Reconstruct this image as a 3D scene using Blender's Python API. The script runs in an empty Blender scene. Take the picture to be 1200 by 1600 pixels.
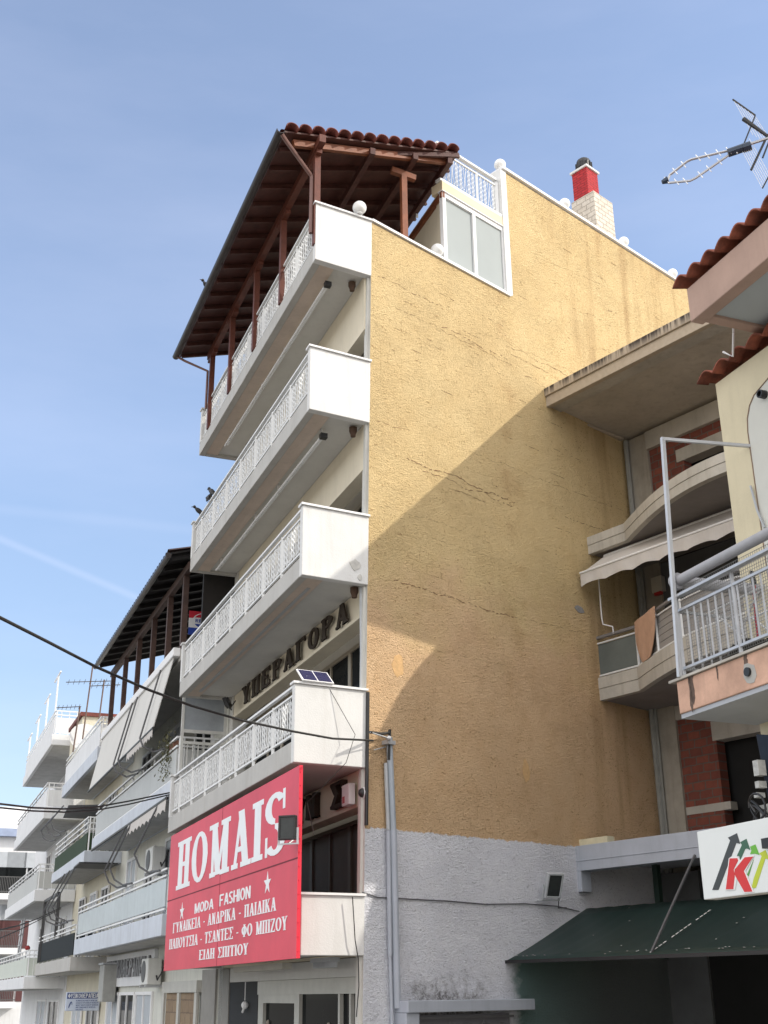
import bpy, bmesh, random
from math import *
from mathutils import Vector, Matrix
import numpy as np
random.seed(7)
SC = bpy.context.scene
COL = SC.collection

# ---------------------------------------------------------------- camera
F = 1850.0; HOR = 752.0; PITCH = atan(HOR / F); ROLL = radians(0.6); CAMZ = 2.7
cr, sr = cos(ROLL), sin(ROLL)
FW = np.array([0, cos(PITCH), sin(PITCH)]); UP0 = np.array([0, -sin(PITCH), cos(PITCH)]); RT0 = np.array([1.0, 0, 0])
RT = RT0 * cr - UP0 * sr; UP = UP0 * cr + RT0 * sr
CAM = np.array([0, 0, CAMZ])
cd = bpy.data.cameras.new('camera'); cam = bpy.data.objects.new('camera', cd); COL.objects.link(cam)
cd.sensor_fit = 'VERTICAL'; cd.sensor_height = 36.0; cd.lens = 36.0 * F / 1600.0
cd.clip_start = 0.1; cd.clip_end = 3000
mw = Matrix.Identity(4)
for i in range(3):
    mw[i][0] = RT[i]; mw[i][1] = UP[i]; mw[i][2] = -FW[i]; mw[i][3] = CAM[i]
cam.matrix_world = mw
SC.camera = cam

# ---------------------------------------------------------------- sky and sun
SUN_AZ, SUN_EL = 98.8, 33.0
world = bpy.data.worlds.new('World'); SC.world = world; world.use_nodes = True
wn = world.node_tree.nodes; wl = world.node_tree.links
for n in list(wn): wn.remove(n)
wo = wn.new('ShaderNodeOutputWorld'); bg = wn.new('ShaderNodeBackground')
sky = wn.new('ShaderNodeTexSky'); sky.sky_type = 'NISHITA'; sky.sun_disc = False
sky.sun_elevation = radians(SUN_EL); sky.sun_rotation = radians(SUN_AZ)
sky.air_density = 1.0; sky.dust_density = 0.8; sky.ozone_density = 1.5; sky.altitude = 0
bg.inputs['Strength'].default_value = 0.15
# thin cirrus veil and two old contrails, laid out by direction in the sky
tc = wn.new('ShaderNodeTexCoord')
mp = wn.new('ShaderNodeMapping'); mp.inputs['Scale'].default_value = (1.2, 2.2, 5.0); mp.inputs['Rotation'].default_value = (0.3, 0.2, 0.5)
nz = wn.new('ShaderNodeTexNoise'); nz.inputs['Scale'].default_value = 1.6; nz.inputs['Detail'].default_value = 7; nz.inputs['Roughness'].default_value = 0.55
rp_ = wn.new('ShaderNodeMapRange'); rp_.inputs['To Min'].default_value = 0.09; rp_.inputs['From Min'].default_value = 0.42; rp_.inputs['From Max'].default_value = 0.8; rp_.inputs['To Max'].default_value = 0.20
wl.new(tc.outputs['Generated'], mp.inputs['Vector']); wl.new(mp.outputs[0], nz.inputs['Vector']); wl.new(nz.outputs['Fac'], rp_.inputs['Value'])
def ray(x, y): return RT * ((x - 600) / F) + UP * ((800 - y) / F) + FW
def contrail(p, q, width, amount):
    a = ray(*p); b = ray(*q); a /= np.linalg.norm(a); b /= np.linalg.norm(b)
    nrm = np.cross(a, b); nrm /= np.linalg.norm(nrm)
    d = wn.new('ShaderNodeVectorMath'); d.operation = 'DOT_PRODUCT'; d.inputs[1].default_value = tuple(nrm)
    wl.new(tc.outputs['Generated'], d.inputs[0])
    ab = wn.new('ShaderNodeMath'); ab.operation = 'ABSOLUTE'; wl.new(d.outputs['Value'], ab.inputs[0])
    m = wn.new('ShaderNodeMapRange'); m.inputs['From Min'].default_value = 0; m.inputs['From Max'].default_value = width
    m.inputs['To Min'].default_value = amount; m.inputs['To Max'].default_value = 0; m.interpolation_type = 'SMOOTHSTEP'
    wl.new(ab.outputs[0], m.inputs['Value'])
    t = b - a; t /= np.linalg.norm(t)
    d2 = wn.new('ShaderNodeVectorMath'); d2.operation = 'DOT_PRODUCT'; d2.inputs[1].default_value = tuple(t)
    wl.new(tc.outputs['Generated'], d2.inputs[0])
    m2 = wn.new('ShaderNodeMapRange'); e = float(b @ t); m2.inputs['From Min'].default_value = e; m2.inputs['From Max'].default_value = e + 0.12
    m2.inputs['To Min'].default_value = 1; m2.inputs['To Max'].default_value = 0; wl.new(d2.outputs['Value'], m2.inputs['Value'])
    mu = wn.new('ShaderNodeMath'); mu.operation = 'MULTIPLY'; wl.new(m.outputs[0], mu.inputs[0]); wl.new(m2.outputs[0], mu.inputs[1])
    return mu
def wadd(x, y):
    a = wn.new('ShaderNodeMath'); a.operation = 'ADD'; a.use_clamp = True; wl.new(x.outputs[0], a.inputs[0]); wl.new(y.outputs[0], a.inputs[1]); return a
veil = wadd(rp_, wadd(contrail((0, 842), (205, 930), 0.005, 0.085), contrail((0, 795), (250, 822), 0.007, 0.035)))
mx = wn.new('ShaderNodeMix'); mx.data_type = 'RGBA'; mx.inputs['B'].default_value = (5.0, 5.0, 5.9, 1)
sz_ = wn.new('ShaderNodeSeparateXYZ'); wl.new(tc.outputs['Generated'], sz_.inputs[0])
hz_ = wn.new('ShaderNodeMapRange'); hz_.inputs['From Min'].default_value = 0.0; hz_.inputs['From Max'].default_value = 0.42; hz_.inputs['To Min'].default_value = 0.66; hz_.inputs['To Max'].default_value = 1.0; wl.new(sz_.outputs[2], hz_.inputs['Value'])
hm_ = wn.new('ShaderNodeVectorMath'); hm_.operation = 'SCALE'; wl.new(sky.outputs[0], hm_.inputs[0]); wl.new(hz_.outputs[0], hm_.inputs['Scale'])
wl.new(veil.outputs[0], mx.inputs['Factor']); wl.new(hm_.outputs[0], mx.inputs['A'])
# unseen bank of bright cloud added behind the viewer to lift the shaded sides
cdn = wn.new('ShaderNodeVectorMath'); cdn.operation = 'DOT_PRODUCT'; cdn.inputs[1].default_value = (-0.14, -0.80, 0.58); wl.new(tc.outputs['Generated'], cdn.inputs[0])
cn2 = wn.new('ShaderNodeTexNoise'); cn2.inputs['Scale'].default_value = 3.0; cn2.inputs['Detail'].default_value = 8; wl.new(tc.outputs['Generated'], cn2.inputs['Vector'])
cad = wn.new('ShaderNodeMath'); cad.operation = 'MULTIPLY_ADD'; cad.inputs[1].default_value = 0.5; wl.new(cn2.outputs['Fac'], cad.inputs[0]); wl.new(cdn.outputs['Value'], cad.inputs[2])
cmr = wn.new('ShaderNodeMapRange'); cmr.interpolation_type = 'SMOOTHSTEP'; cmr.inputs['From Min'].default_value = 0.22; cmr.inputs['From Max'].default_value = 0.75; cmr.inputs['To Max'].default_value = 0.9
wl.new(cad.outputs[0], cmr.inputs['Value'])
cmx = wn.new('ShaderNodeMix'); cmx.data_type = 'RGBA'; cmx.inputs['B'].default_value = (8.2, 8.0, 7.9, 1)
wl.new(cmr.outputs[0], cmx.inputs['Factor']); wl.new(mx.outputs['Result'], cmx.inputs['A'])
wl.new(cmx.outputs['Result'], bg.inputs['Color']); wl.new(bg.outputs[0], wo.inputs[0])
sl = bpy.data.lights.new('sun', 'SUN'); so = bpy.data.objects.new('sun', sl); COL.objects.link(so)
sl.energy = 2.05; sl.angle = radians(0.53); sl.color = (1.0, 0.93, 0.82)
sdir = Vector((sin(radians(SUN_AZ)) * cos(radians(SUN_EL)), cos(radians(SUN_AZ)) * cos(radians(SUN_EL)), sin(radians(SUN_EL))))
so.rotation_euler = sdir.to_track_quat('Z', 'Y').to_euler()
SC.view_settings.view_transform = 'Standard'; SC.view_settings.look = 'None'
SC.view_settings.gamma = 1; SC.view_settings.use_curve_mapping = False
SC.view_settings.exposure = 0.76

# ---------------------------------------------------------------- frames
def az(a): a = radians(a); return np.array([sin(a), cos(a), 0.0])
def azof(x, y): r = ray(x, y); return degrees(atan2(r[0], r[1]))
AF, AY, AB, AR = azof(-190, 1560), azof(2750, 1530), azof(4300, 1510), azof(-970, 1570)
ZV = np.array([0, 0, 1.0])
class Fr:
    """A local frame: u and v horizontal, z up."""
    def __init__(s, o, u, v): s.o = np.array(o, float); s.u = np.array(u, float); s.v = np.array(v, float)
    def p(s, a, b, c): return s.o + s.u * a + s.v * b + ZV * c
    def on(s, x, y, b=0.0):
        r = ray(x, y); n = np.cross(s.u, ZV); q = s.o + s.v * b
        t = np.dot(q - CAM, n) / np.dot(r, n); P = CAM + t * r - q
        k = s.v - s.u * np.dot(s.v, s.u)
        return float(P @ s.u), float(P[2])
def hit(x, y, o, nrm):
    r = ray(x, y); t = np.dot(np.array(o) - CAM, nrm) / np.dot(r, nrm); return CAM + t * r
_r = ray(575, 1000); C0 = CAM + _r * 18 / hypot(_r[0], _r[1]); C0[2] = 0
FF = Fr(C0, az(AF), az(AF - 90))            # street front: u away along the street, v out over the street
WW = Fr(C0, az(AY), az(AY + 90))            # party wall: u back from the corner, v out of the wall
RR = Fr(WW.p(7.43, 0, 0), az(AR + 180), az(AR - 90))   # unfinished concrete block
_r = ray(1060, 1080); PB = CAM + _r * 13 / hypot(_r[0], _r[1]); PB[2] = 0
PP = Fr(PB, az(AF + 180), az(AF - 90))      # peach block at the right

# ---------------------------------------------------------------- mesh helper
def origin(o):
    v = Vector((0, 0, 0))
    while o is not None: v += o.location; o = o.parent
    return v
class MB:
    def __init__(s): s.v = []; s.f = []; s.m = []; s.cur = 0; s.rng = []
    def add(s, pts, faces):
        n = len(s.v); s.rng.append((n, len(s.f))); s.v += [tuple(map(float, p)) for p in pts]
        for f in faces: s.f.append([i + n for i in f]); s.m.append(s.cur)
    def hexa(s, P): s.add(P, [(0, 3, 2, 1), (4, 5, 6, 7), (0, 1, 5, 4), (1, 2, 6, 5), (2, 3, 7, 6), (3, 0, 4, 7)])
    def box(s, fr, a0, a1, b0, b1, c0, c1):
        s.hexa([fr.p(a, b, c) for c in (c0, c1) for a, b in ((a0, b0), (a1, b0), (a1, b1), (a0, b1))])
    def prism(s, fr, pts, b0, b1):                       # outline in the u-z plane, pushed along v
        n = len(pts); s.add([fr.p(a, b0, c) for a, c in pts] + [fr.p(a, b1, c) for a, c in pts],
            [tuple(range(n)), tuple(range(2 * n - 1, n - 1, -1))] + [(i, (i + 1) % n, n + (i + 1) % n, n + i) for i in range(n)])
    def slab(s, fr, pts, c0, c1):                        # outline in the u-v plane, pushed along z
        n = len(pts); s.add([fr.p(a, b, c0) for a, b in pts] + [fr.p(a, b, c1) for a, b in pts],
            [tuple(range(n)), tuple(range(2 * n - 1, n - 1, -1))] + [(i, (i + 1) % n, n + (i + 1) % n, n + i) for i in range(n)])
    def ribbon(s, fr, pts, c0, c1, th):                  # upright strip following u-v points, th thick inwards
        for (a0, b0), (a1, b1) in zip(pts, pts[1:]):
            s.hexa([fr.p(a, b, c) for c in (c0, c1) for a, b in ((a0, b0), (a1, b1), (a1, b1 - th), (a0, b0 - th))])
    def beam(s, p, q, w, h, up=ZV):
        p = np.array(p, float); q = np.array(q, float); d = q - p; d /= np.linalg.norm(d)
        x = np.cross(d, up)
        if np.linalg.norm(x) < 1e-4: x = np.cross(d, (1, 0, 0))
        x /= np.linalg.norm(x); y = np.cross(x, d); x = x * w / 2; y = y * h / 2
        s.hexa([p - x - y, p + x - y, p + x + y, p - x + y, q - x - y, q + x - y, q + x + y, q - x + y])
    def tube(s, pts, r, n=6):
        P = [np.array(p, float) for p in pts]; rings = []; k = len(P); x = None
        for i in range(k):
            d = P[min(i + 1, k - 1)] - P[max(i - 1, 0)]; d /= max(np.linalg.norm(d), 1e-9)
            if x is None: x = np.cross(d, (0.31, 0.17, 0.93))
            else: x = x - d * (x @ d)
            if np.linalg.norm(x) < 1e-4: x = np.cross(d, (1, 0, 0.1))
            x = x / np.linalg.norm(x); y = np.cross(d, x); rr = r[i] if isinstance(r, (list, tuple)) else r
            rings.append([P[i] + (x * cos(2 * pi * j / n) + y * sin(2 * pi * j / n)) * rr for j in range(n)])
        fs = [(i * n + j, i * n + (j + 1) % n, (i + 1) * n + (j + 1) % n, (i + 1) * n + j) for i in range(k - 1) for j in range(n)]
        fs += [tuple(range(n))[::-1], tuple(range((k - 1) * n, k * n))]
        s.add([p for R in rings for p in R], fs)
    def lathe(s, c, prof, n=14, axis=ZV):
        c = np.array(c, float); d = np.array(axis, float); d /= np.linalg.norm(d)
        x = np.cross(d, (0.3, 0.9, 0.1)); x /= np.linalg.norm(x); y = np.cross(d, x); k = len(prof)
        pts = [c + d * h + (x * cos(2 * pi * j / n) + y * sin(2 * pi * j / n)) * max(r, 1e-4) for r, h in prof for j in range(n)]
        fs = [(i * n + j, i * n + (j + 1) % n, (i + 1) * n + (j + 1) % n, (i + 1) * n + j) for i in range(k - 1) for j in range(n)]
        fs += [tuple(range(n))[::-1], tuple(range((k - 1) * n, k * n))]
        s.add(pts, fs)
    def ball(s, c, r, n=16, sq=(1, 1, 1)):
        k = 9; s.lathe(c, [(r * sin(pi * i / k), -r * sq[2] * cos(pi * i / k)) for i in range(k + 1)], n)
    def grid(s, P):                                      # P[i][j] points, single sheet
        a = len(P); b = len(P[0])
        s.add([p for R in P for p in R], [(i * b + j, (i + 1) * b + j, (i + 1) * b + j + 1, i * b + j + 1) for i in range(a - 1) for j in range(b - 1)])
    def build_each(s, name, mat, parent=None, **k):
        """Every shape added becomes an object of its own."""
        out = []
        ends = [a for a, b in s.rng[1:]] + [len(s.v)]; fends = [b for a, b in s.rng[1:]] + [len(s.f)]
        for (v0, f0), v1, f1 in zip(s.rng, ends, fends):
            q = MB(); q.add(s.v[v0:v1], [[i - v0 for i in f] for f in s.f[f0:f1]]); out.append(q.build(name, mat, parent, **k))
        return out
    def build(s, name, mat, parent=None, label=None, cat=None, group=None, bevel=0, smooth=None, kind=None, loc=None, solid=0, uvf=None):
        me = bpy.data.meshes.new(name)
        off = np.array(origin(parent)) if parent else None
        V = np.array(s.v)
        if parent is None:
            off = np.array(loc) if loc is not None else np.array([(V[:, 0].min() + V[:, 0].max()) / 2, (V[:, 1].min() + V[:, 1].max()) / 2, V[:, 2].min()])
        me.from_pydata((V - off).tolist(), [], s.f); me.update()
        bm = bmesh.new(); bm.from_mesh(me); bmesh.ops.recalc_face_normals(bm, faces=bm.faces)
        if uvf:
            L = bm.loops.layers.uv.new('UVMap')
            for f in bm.faces:
                for l in f.loops: l[L].uv = uvf(np.array(l.vert.co) + off)
        bm.to_mesh(me); bm.free()
        mats = mat if isinstance(mat, (list, tuple)) else [mat]
        for m in mats: me.materials.append(m)
        if len(mats) > 1: me.polygons.foreach_set('material_index', s.m)
        if smooth:
            me.shade_smooth(); me.set_sharp_from_angle(angle=radians(smooth))
        o = bpy.data.objects.new(name, me); COL.objects.link(o)
        if parent: o.parent = parent
        else: o.location = Vector(off)
        if bevel:
            b = o.modifiers.new('edge', 'BEVEL'); b.width = bevel; b.segments = 2; b.limit_method = 'ANGLE'; b.angle_limit = radians(40)
        if solid:
            b = o.modifiers.new('thickness', 'SOLIDIFY'); b.thickness = solid; b.offset = 0
        tag(o, label, cat, group, kind); return o
def tag(o, label=None, cat=None, group=None, kind=None):
    if label: o['label'] = label
    if cat: o['category'] = cat
    if group: o['group'] = group
    if kind: o['kind'] = kind
    return o
def thing(name, label, cat, loc, group=None):
    o = bpy.data.objects.new(name, None); COL.objects.link(o); o.location = Vector(tuple(map(float, loc))); o.empty_display_size = 0.3
    return tag(o, label, cat, group)
def dup(root, d, label=None, parent=None):
    c = root.copy(); COL.objects.link(c); c.location = root.location + Vector(tuple(map(float, d)))
    if label: c['label'] = label
    if parent: c.parent = parent
    for ch in root.children:
        k = ch.copy(); COL.objects.link(k); k.parent = c
        for g in ch.children:
            h = g.copy(); COL.objects.link(h); h.parent = k
    return c

# ---------------------------------------------------------------- materials
def nodes(m):
    m.use_nodes = True; t = m.node_tree; return t.nodes, t.links, t.nodes['Principled BSDF']
def rgba(c): return (c[0], c[1], c[2], 1)
MATS = {}
def M(name, col, rough=0.75, var=0.14, scale=2.5, bump=0.0, bscale=60, metal=0.0, grime=0.0, gcol=None, spec=0.5):
    if name in MATS: return MATS[name]
    m = bpy.data.materials.new(name); N, L, B = nodes(m); MATS[name] = m
    B.inputs['Roughness'].default_value = rough; B.inputs['Metallic'].default_value = metal
    B.inputs['Specular IOR Level'].default_value = spec
    g = N.new('ShaderNodeNewGeometry')
    n1 = N.new('ShaderNodeTexNoise'); n1.inputs['Scale'].default_value = scale; n1.inputs['Detail'].default_value = 6; n1.inputs['Roughness'].default_value = 0.65
    L.new(g.outputs['Position'], n1.inputs['Vector'])
    x = N.new('ShaderNodeMix'); x.data_type = 'RGBA'
    mr = N.new('ShaderNodeMapRange'); mr.inputs['From Min'].default_value = 0.3; mr.inputs['From Max'].default_value = 0.7
    L.new(n1.outputs['Fac'], mr.inputs['Value']); L.new(mr.outputs[0], x.inputs['Factor'])
    x.inputs['A'].default_value = rgba([c * (1 - var) for c in col]); x.inputs['B'].default_value = rgba([min(1, c * (1 + var * 0.5)) for c in col])
    out = x.outputs['Result']
    if grime:
        mp = N.new('ShaderNodeMapping'); mp.inputs['Scale'].default_value = (5, 5, 0.5); L.new(g.outputs['Position'], mp.inputs['Vector'])
        n2 = N.new('ShaderNodeTexNoise'); n2.inputs['Scale'].default_value = 1.3; n2.inputs['Detail'].default_value = 8; n2.inputs['Roughness'].default_value = 0.7
        L.new(mp.outputs[0], n2.inputs['Vector'])
        r2 = N.new('ShaderNodeMapRange'); r2.inputs['From Min'].default_value = 0.5; r2.inputs['From Max'].default_value = 0.75; r2.inputs['To Max'].default_value = grime
        L.new(n2.outputs['Fac'], r2.inputs['Value'])
        y = N.new('ShaderNodeMix'); y.data_type = 'RGBA'; L.new(r2.outputs[0], y.inputs['Factor']); L.new(out, y.inputs['A'])
        y.inputs['B'].default_value = rgba(gcol or [c * 0.35 for c in col]); out = y.outputs['Result']
    L.new(out, B.inputs['Base Color'])
    if bump:
        n3 = N.new('ShaderNodeTexNoise'); n3.inputs['Scale'].default_value = bscale; n3.inputs['Detail'].default_value = 5
        L.new(g.outputs['Position'], n3.inputs['Vector'])
        b = N.new('ShaderNodeBump'); b.inputs['Strength'].default_value = bump; b.inputs['Distance'].default_value = 0.01
        L.new(n3.outputs['Fac'], b.inputs['Height']); L.new(b.outputs[0], B.inputs['Normal'])
    return m
white = M('white_render', (0.68, 0.68, 0.67), 0.8, 0.07, 1.5, 0.35, 45, grime=0.30, gcol=(0.45, 0.43, 0.38), spec=0.15)
slabm = M('slab_paint', (0.47, 0.46, 0.435), 0.8, 0.10, 2, 0.25, 40, grime=0.35, gcol=(0.30, 0.27, 0.22))
soffit = M('soffit_paint', (0.58, 0.575, 0.55), 0.85, 0.07, 1.2, 0.15, 30, grime=0.12)
rimm = M('soffit_edge', (0.60, 0.50, 0.42), 0.85, 0.12, 2, 0.2, 30, grime=0.2)
railw = M('white_iron', (0.76, 0.77, 0.77), 0.6, 0.06, 8, spec=0.3)
cream = M('cream_paint', (0.72, 0.65, 0.51), 0.8, 0.07, 1.5, 0.15, 40, grime=0.12)
greyp = M('grey_pilaster', (0.56, 0.55, 0.51), 0.8, 0.10, 2, 0.2, 40, grime=0.3)
wood = M('dark_red_wood', (0.075, 0.022, 0.015), 0.6, 0.4, 6, 0.4, 60)
woodl = M('red_wood_post', (0.13, 0.036, 0.020), 0.55, 0.3, 6, 0.3, 60)
tile = M('clay_tile', (0.17, 0.042, 0.030), 0.75, 0.45, 5, 0.5, 50, grime=0.3, gcol=(0.05, 0.03, 0.025))
gutter = M('brown_gutter', (0.035, 0.026, 0.024), 0.4, 0.2, 4)
glassd = M('dark_glass', (0.015, 0.017, 0.018), 0.08, 0.3, 1, spec=0.18)
glassd.node_tree.nodes['Principled BSDF'].inputs['IOR'].default_value = 1.15
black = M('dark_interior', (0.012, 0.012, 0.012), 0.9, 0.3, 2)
frost = M('frosted_panel', (0.36, 0.39, 0.39), 0.95, 0.05, 1, spec=0.05)
alu = M('white_aluminium', (0.78, 0.78, 0.78), 0.7, 0.03, 3, spec=0.2)
crack = M('crack_brown', (0.22, 0.125, 0.06), 0.95, 0.4, 9)
conc = M('raw_concrete', (0.34, 0.31, 0.26), 0.9, 0.25, 1.6, 0.5, 30, grime=0.45, gcol=(0.12, 0.10, 0.08))
concl = M('light_concrete', (0.46, 0.435, 0.385), 0.9, 0.2, 1.4, 0.4, 30, grime=0.4, gcol=(0.20, 0.17, 0.13))
steel = M('galvanised_steel', (0.48, 0.49, 0.51), 0.45, 0.15, 6, metal=0.4)
dark = M('black_plastic', (0.015, 0.015, 0.016), 0.45, 0.2, 5)
grey = M('grey_plastic', (0.42, 0.44, 0.46), 0.5, 0.1, 5)
mgrey = M('blue_grey_paint', (0.40, 0.43, 0.49), 0.75, 0.1, 2, 0.15, 40, grime=0.2)
bronze = M('bronze_letter', (0.045, 0.033, 0.024), 0.7, 0.3, 6, spec=0.2)
red = M('red_sign', (0.66, 0.065, 0.10), 0.5, 0.16, 0.7, grime=0.06, gcol=(0.6, 0.12, 0.16), spec=0.3)
redside = M('red_sign_edge', (0.75, 0.03, 0.06), 0.4, 0.05, 3)
signw = M('sign_white', (0.80, 0.82, 0.83), 0.45, 0.04, 3)
wire_m = M('cable_black', (0.02, 0.02, 0.02), 0.6, 0.2, 3)
fabric = M('awning_fabric', (0.56, 0.53, 0.50), 0.9, 0.08, 2, grime=0.15)

def wall_material():
    m = bpy.data.materials.new('ochre_stucco'); N, L, B = nodes(m)
    B.inputs['Roughness'].default_value = 0.92; B.inputs['Specular IOR Level'].default_value = 0.2
    uv = N.new('ShaderNodeUVMap'); uv.uv_map = 'UVMap'
    sep = N.new('ShaderNodeSeparateXYZ'); L.new(uv.outputs[0], sep.inputs[0])
    def noise(scale, detail=6, rough=0.6, dist=0.0, vs=None):
        n = N.new('ShaderNodeTexNoise'); n.inputs['Scale'].default_value = scale; n.inputs['Detail'].default_value = detail
        n.inputs['Roughness'].default_value = rough; n.inputs['Distortion'].default_value = dist
        if vs:
            p = N.new('ShaderNodeMapping'); p.inputs['Scale'].default_value = vs; L.new(uv.outputs[0], p.inputs['Vector']); L.new(p.outputs[0], n.inputs['Vector'])
        else: L.new(uv.outputs[0], n.inputs['Vector'])
        return n.outputs['Fac']
    def rng(x, a, b, c=0, d=1):
        r = N.new('ShaderNodeMapRange'); r.inputs['From Min'].default_value = a; r.inputs['From Max'].default_value = b
        r.inputs['To Min'].default_value = c; r.inputs['To Max'].default_value = d; L.new(x, r.inputs['Value']); return r.outputs[0]
    def mix(f, a, b):
        x = N.new('ShaderNodeMix'); x.data_type = 'RGBA'
        if isinstance(f, float): x.inputs['Factor'].default_value = f
        else: L.new(f, x.inputs['Factor'])
        for k, v in (('A', a), ('B', b)):
            if isinstance(v, tuple): x.inputs[k].default_value = rgba(v)
            else: L.new(v, x.inputs[k])
        return x.outputs['Result']
    def mth(op, a, b):
        x = N.new('ShaderNodeMath'); x.operation = op
        for i, v in enumerate((a, b)):
            if isinstance(v, (int, float)): x.inputs[i].default_value = v
            else: L.new(v, x.inputs[i])
        return x.outputs[0]
    U, V = sep.outputs[0], sep.outputs[1]
    big = noise(0.45, 5, 0.6); mid = noise(2.2, 6, 0.65); fine = noise(16, 8, 0.7, 0.6)
    col = mix(rng(big, 0.35, 0.65), (0.655, 0.49, 0.255), (0.69, 0.53, 0.285))
    col = mix(rng(mid, 0.45, 0.75, 0, 0.25), col, (0.61, 0.415, 0.185))
    # the wall turns a redder ochre over the lower storeys
    low = rng(mth('ADD', V, rng(noise(0.7, 4), 0.3, 0.7, -0.8, 0.8)), 9.6, 8.0)
    col = mix(mth('MULTIPLY', low, 0.85), col, mix(rng(mid, 0.35, 0.7), (0.70, 0.485, 0.30), (0.65, 0.43, 0.255)))
    # vertical streaks under the concrete block's balconies
    st = mth('MULTIPLY', rng(noise(1.0, 6, 0.6, 0, (2.2, 0.18, 1)), 0.5, 0.7), rng(U, 4.6, 6.2))
    col = mix(mth('MULTIPLY', st, 0.55), col, (0.33, 0.19, 0.085))
    # brown moisture zone beside the joint of the infill bricks
    wet = mth('MULTIPLY', rng(noise(1.6, 5), 0.5, 0.66), mth('MULTIPLY', rng(U, 3.1, 3.5), rng(U, 4.1, 3.75)))
    col = mix(mth('MULTIPLY', wet, 0.3), col, (0.40, 0.21, 0.09))
    # courses of brick showing through the thin render, patchy
    br = N.new('ShaderNodeTexBrick'); br.inputs['Scale'].default_value = 1.0; br.inputs['Brick Width'].default_value = 0.33; br.inputs['Row Height'].default_value = 0.19
    br.inputs['Mortar Size'].default_value = 0.012; br.inputs['Mortar Smooth'].default_value = 0.6
    br.inputs['Color1'].default_value = (0, 0, 0, 1); br.inputs['Color2'].default_value = (0, 0, 0, 1); br.inputs['Mortar'].default_value = (1, 1, 1, 1)
    wob = N.new('ShaderNodeMix'); wob.data_type = 'VECTOR'; wob.inputs['Factor'].default_value = 0.035
    nn = N.new('ShaderNodeTexNoise'); nn.inputs['Scale'].default_value = 5; L.new(uv.outputs[0], nn.inputs['Vector'])
    L.new(uv.outputs[0], wob.inputs['A']); L.new(nn.outputs['Color'], wob.inputs['B']); L.new(wob.outputs['Result'], br.inputs['Vector'])
    patch = mth('MULTIPLY', rng(noise(0.6, 5, 0.6), 0.52, 0.66), rng(noise(9, 4), 0.40, 0.6))
    cours = mth('MULTIPLY', mth('MULTIPLY', br.outputs['Color'], patch), rng(U, 3.85, 3.7, 0.35, 1.0))
    col = mix(mth('MULTIPLY', cours, 0.42), col, (0.28, 0.15, 0.06))
    # pits and trowel marks
    worm = noise(10, 4, 0.6, 2.6, (1, 1.6, 1))
    pit = mth('MULTIPLY', rng(worm, 0.60, 0.645), rng(noise(1.3, 4), 0.35, 0.6, 0.80, 1))
    band = mth('MULTIPLY', rng(U, 3.78, 3.90), rng(U, 4.85, 4.70))      # smoother strip over the concrete column
    pit = mth('MULTIPLY', pit, rng(band, 0, 1, 1, 0.35))
    col = mix(mth('MULTIPLY', pit, 0.74), col, (0.29, 0.165, 0.065))
    grain = noise(70, 4, 0.7)
    col = mix(rng(grain, 0.55, 0.75, 0, 0.22), col, (0.30, 0.17, 0.07))
    # lower white coat up to 4.97 m with a brushed edge
    edge = mth('ADD', V, mth('MULTIPLY', U, -0.012)); edge = mth('ADD', edge, rng(noise(5, 5, 0.7), 0.3, 0.7, -0.035, 0.035))
    isw = rng(edge, 4.985, 4.965)
    wcol = mix(rng(mid, 0.3, 0.7), (0.76, 0.77, 0.84), (0.82, 0.83, 0.88))
    wcol = mix(mth('MULTIPLY', pit, 0.6), wcol, (0.36, 0.36, 0.40))
    mould = mth('MULTIPLY', rng(mth('ADD', V, rng(noise(3.5, 6, 0.7), 0.3, 0.7, -0.28, 0.28)), 2.95, 2.60), mth('MULTIPLY', rng(U, 0.6, 0.9), rng(U, 2.7, 2.2)))
    wcol = mix(mth('MULTIPLY', mould, rng(fine, 0.4, 0.6, 0.3, 0.9)), wcol, (0.10, 0.09, 0.08))
    # awning's shade and green light painted into the wall colour
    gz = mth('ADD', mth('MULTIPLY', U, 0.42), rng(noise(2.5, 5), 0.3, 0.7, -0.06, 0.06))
    awning_tint = mth('MULTIPLY', rng(mth('ADD', mth('MULTIPLY', U, 1.0), rng(noise(6, 5), 0.3, 0.7, -0.08, 0.08)), 2.98, 3.22), rng(mth('ADD', gz, mth('MULTIPLY', V, -1.0)), -1.86, -1.79))
    awning_tint = mth('MULTIPLY', awning_tint, rng(V, 3.86, 3.80))
    tint_col = mix(rng(U, 3.2, 5.5), (0.17, 0.26, 0.25), (0.18, 0.20, 0.205))
    wcol = mix(awning_tint, wcol, tint_col)
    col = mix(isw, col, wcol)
    L.new(col, B.inputs['Base Color'])
    h = mth('ADD', mth('MULTIPLY', worm, 1.0), mth('MULTIPLY', grain, 0.25))
    h = mth('ADD', h, mth('MULTIPLY', noise(32, 4, 0.6), 0.5))
    h = mth('ADD', h, mth('MULTIPLY', cours, -0.22))
    b = N.new('ShaderNodeBump'); b.inputs['Distance'].default_value = 0.055; b.inputs['Strength'].default_value = 0.75
    smoothc = rng(noise(0.8, 3), 0.4, 0.6, 0.85, 1.0); L.new(smoothc, b.inputs['Strength'])
    L.new(h, b.inputs['Height']); L.new(b.outputs[0], B.inputs['Normal'])
    return m
ochre = wall_material()
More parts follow.
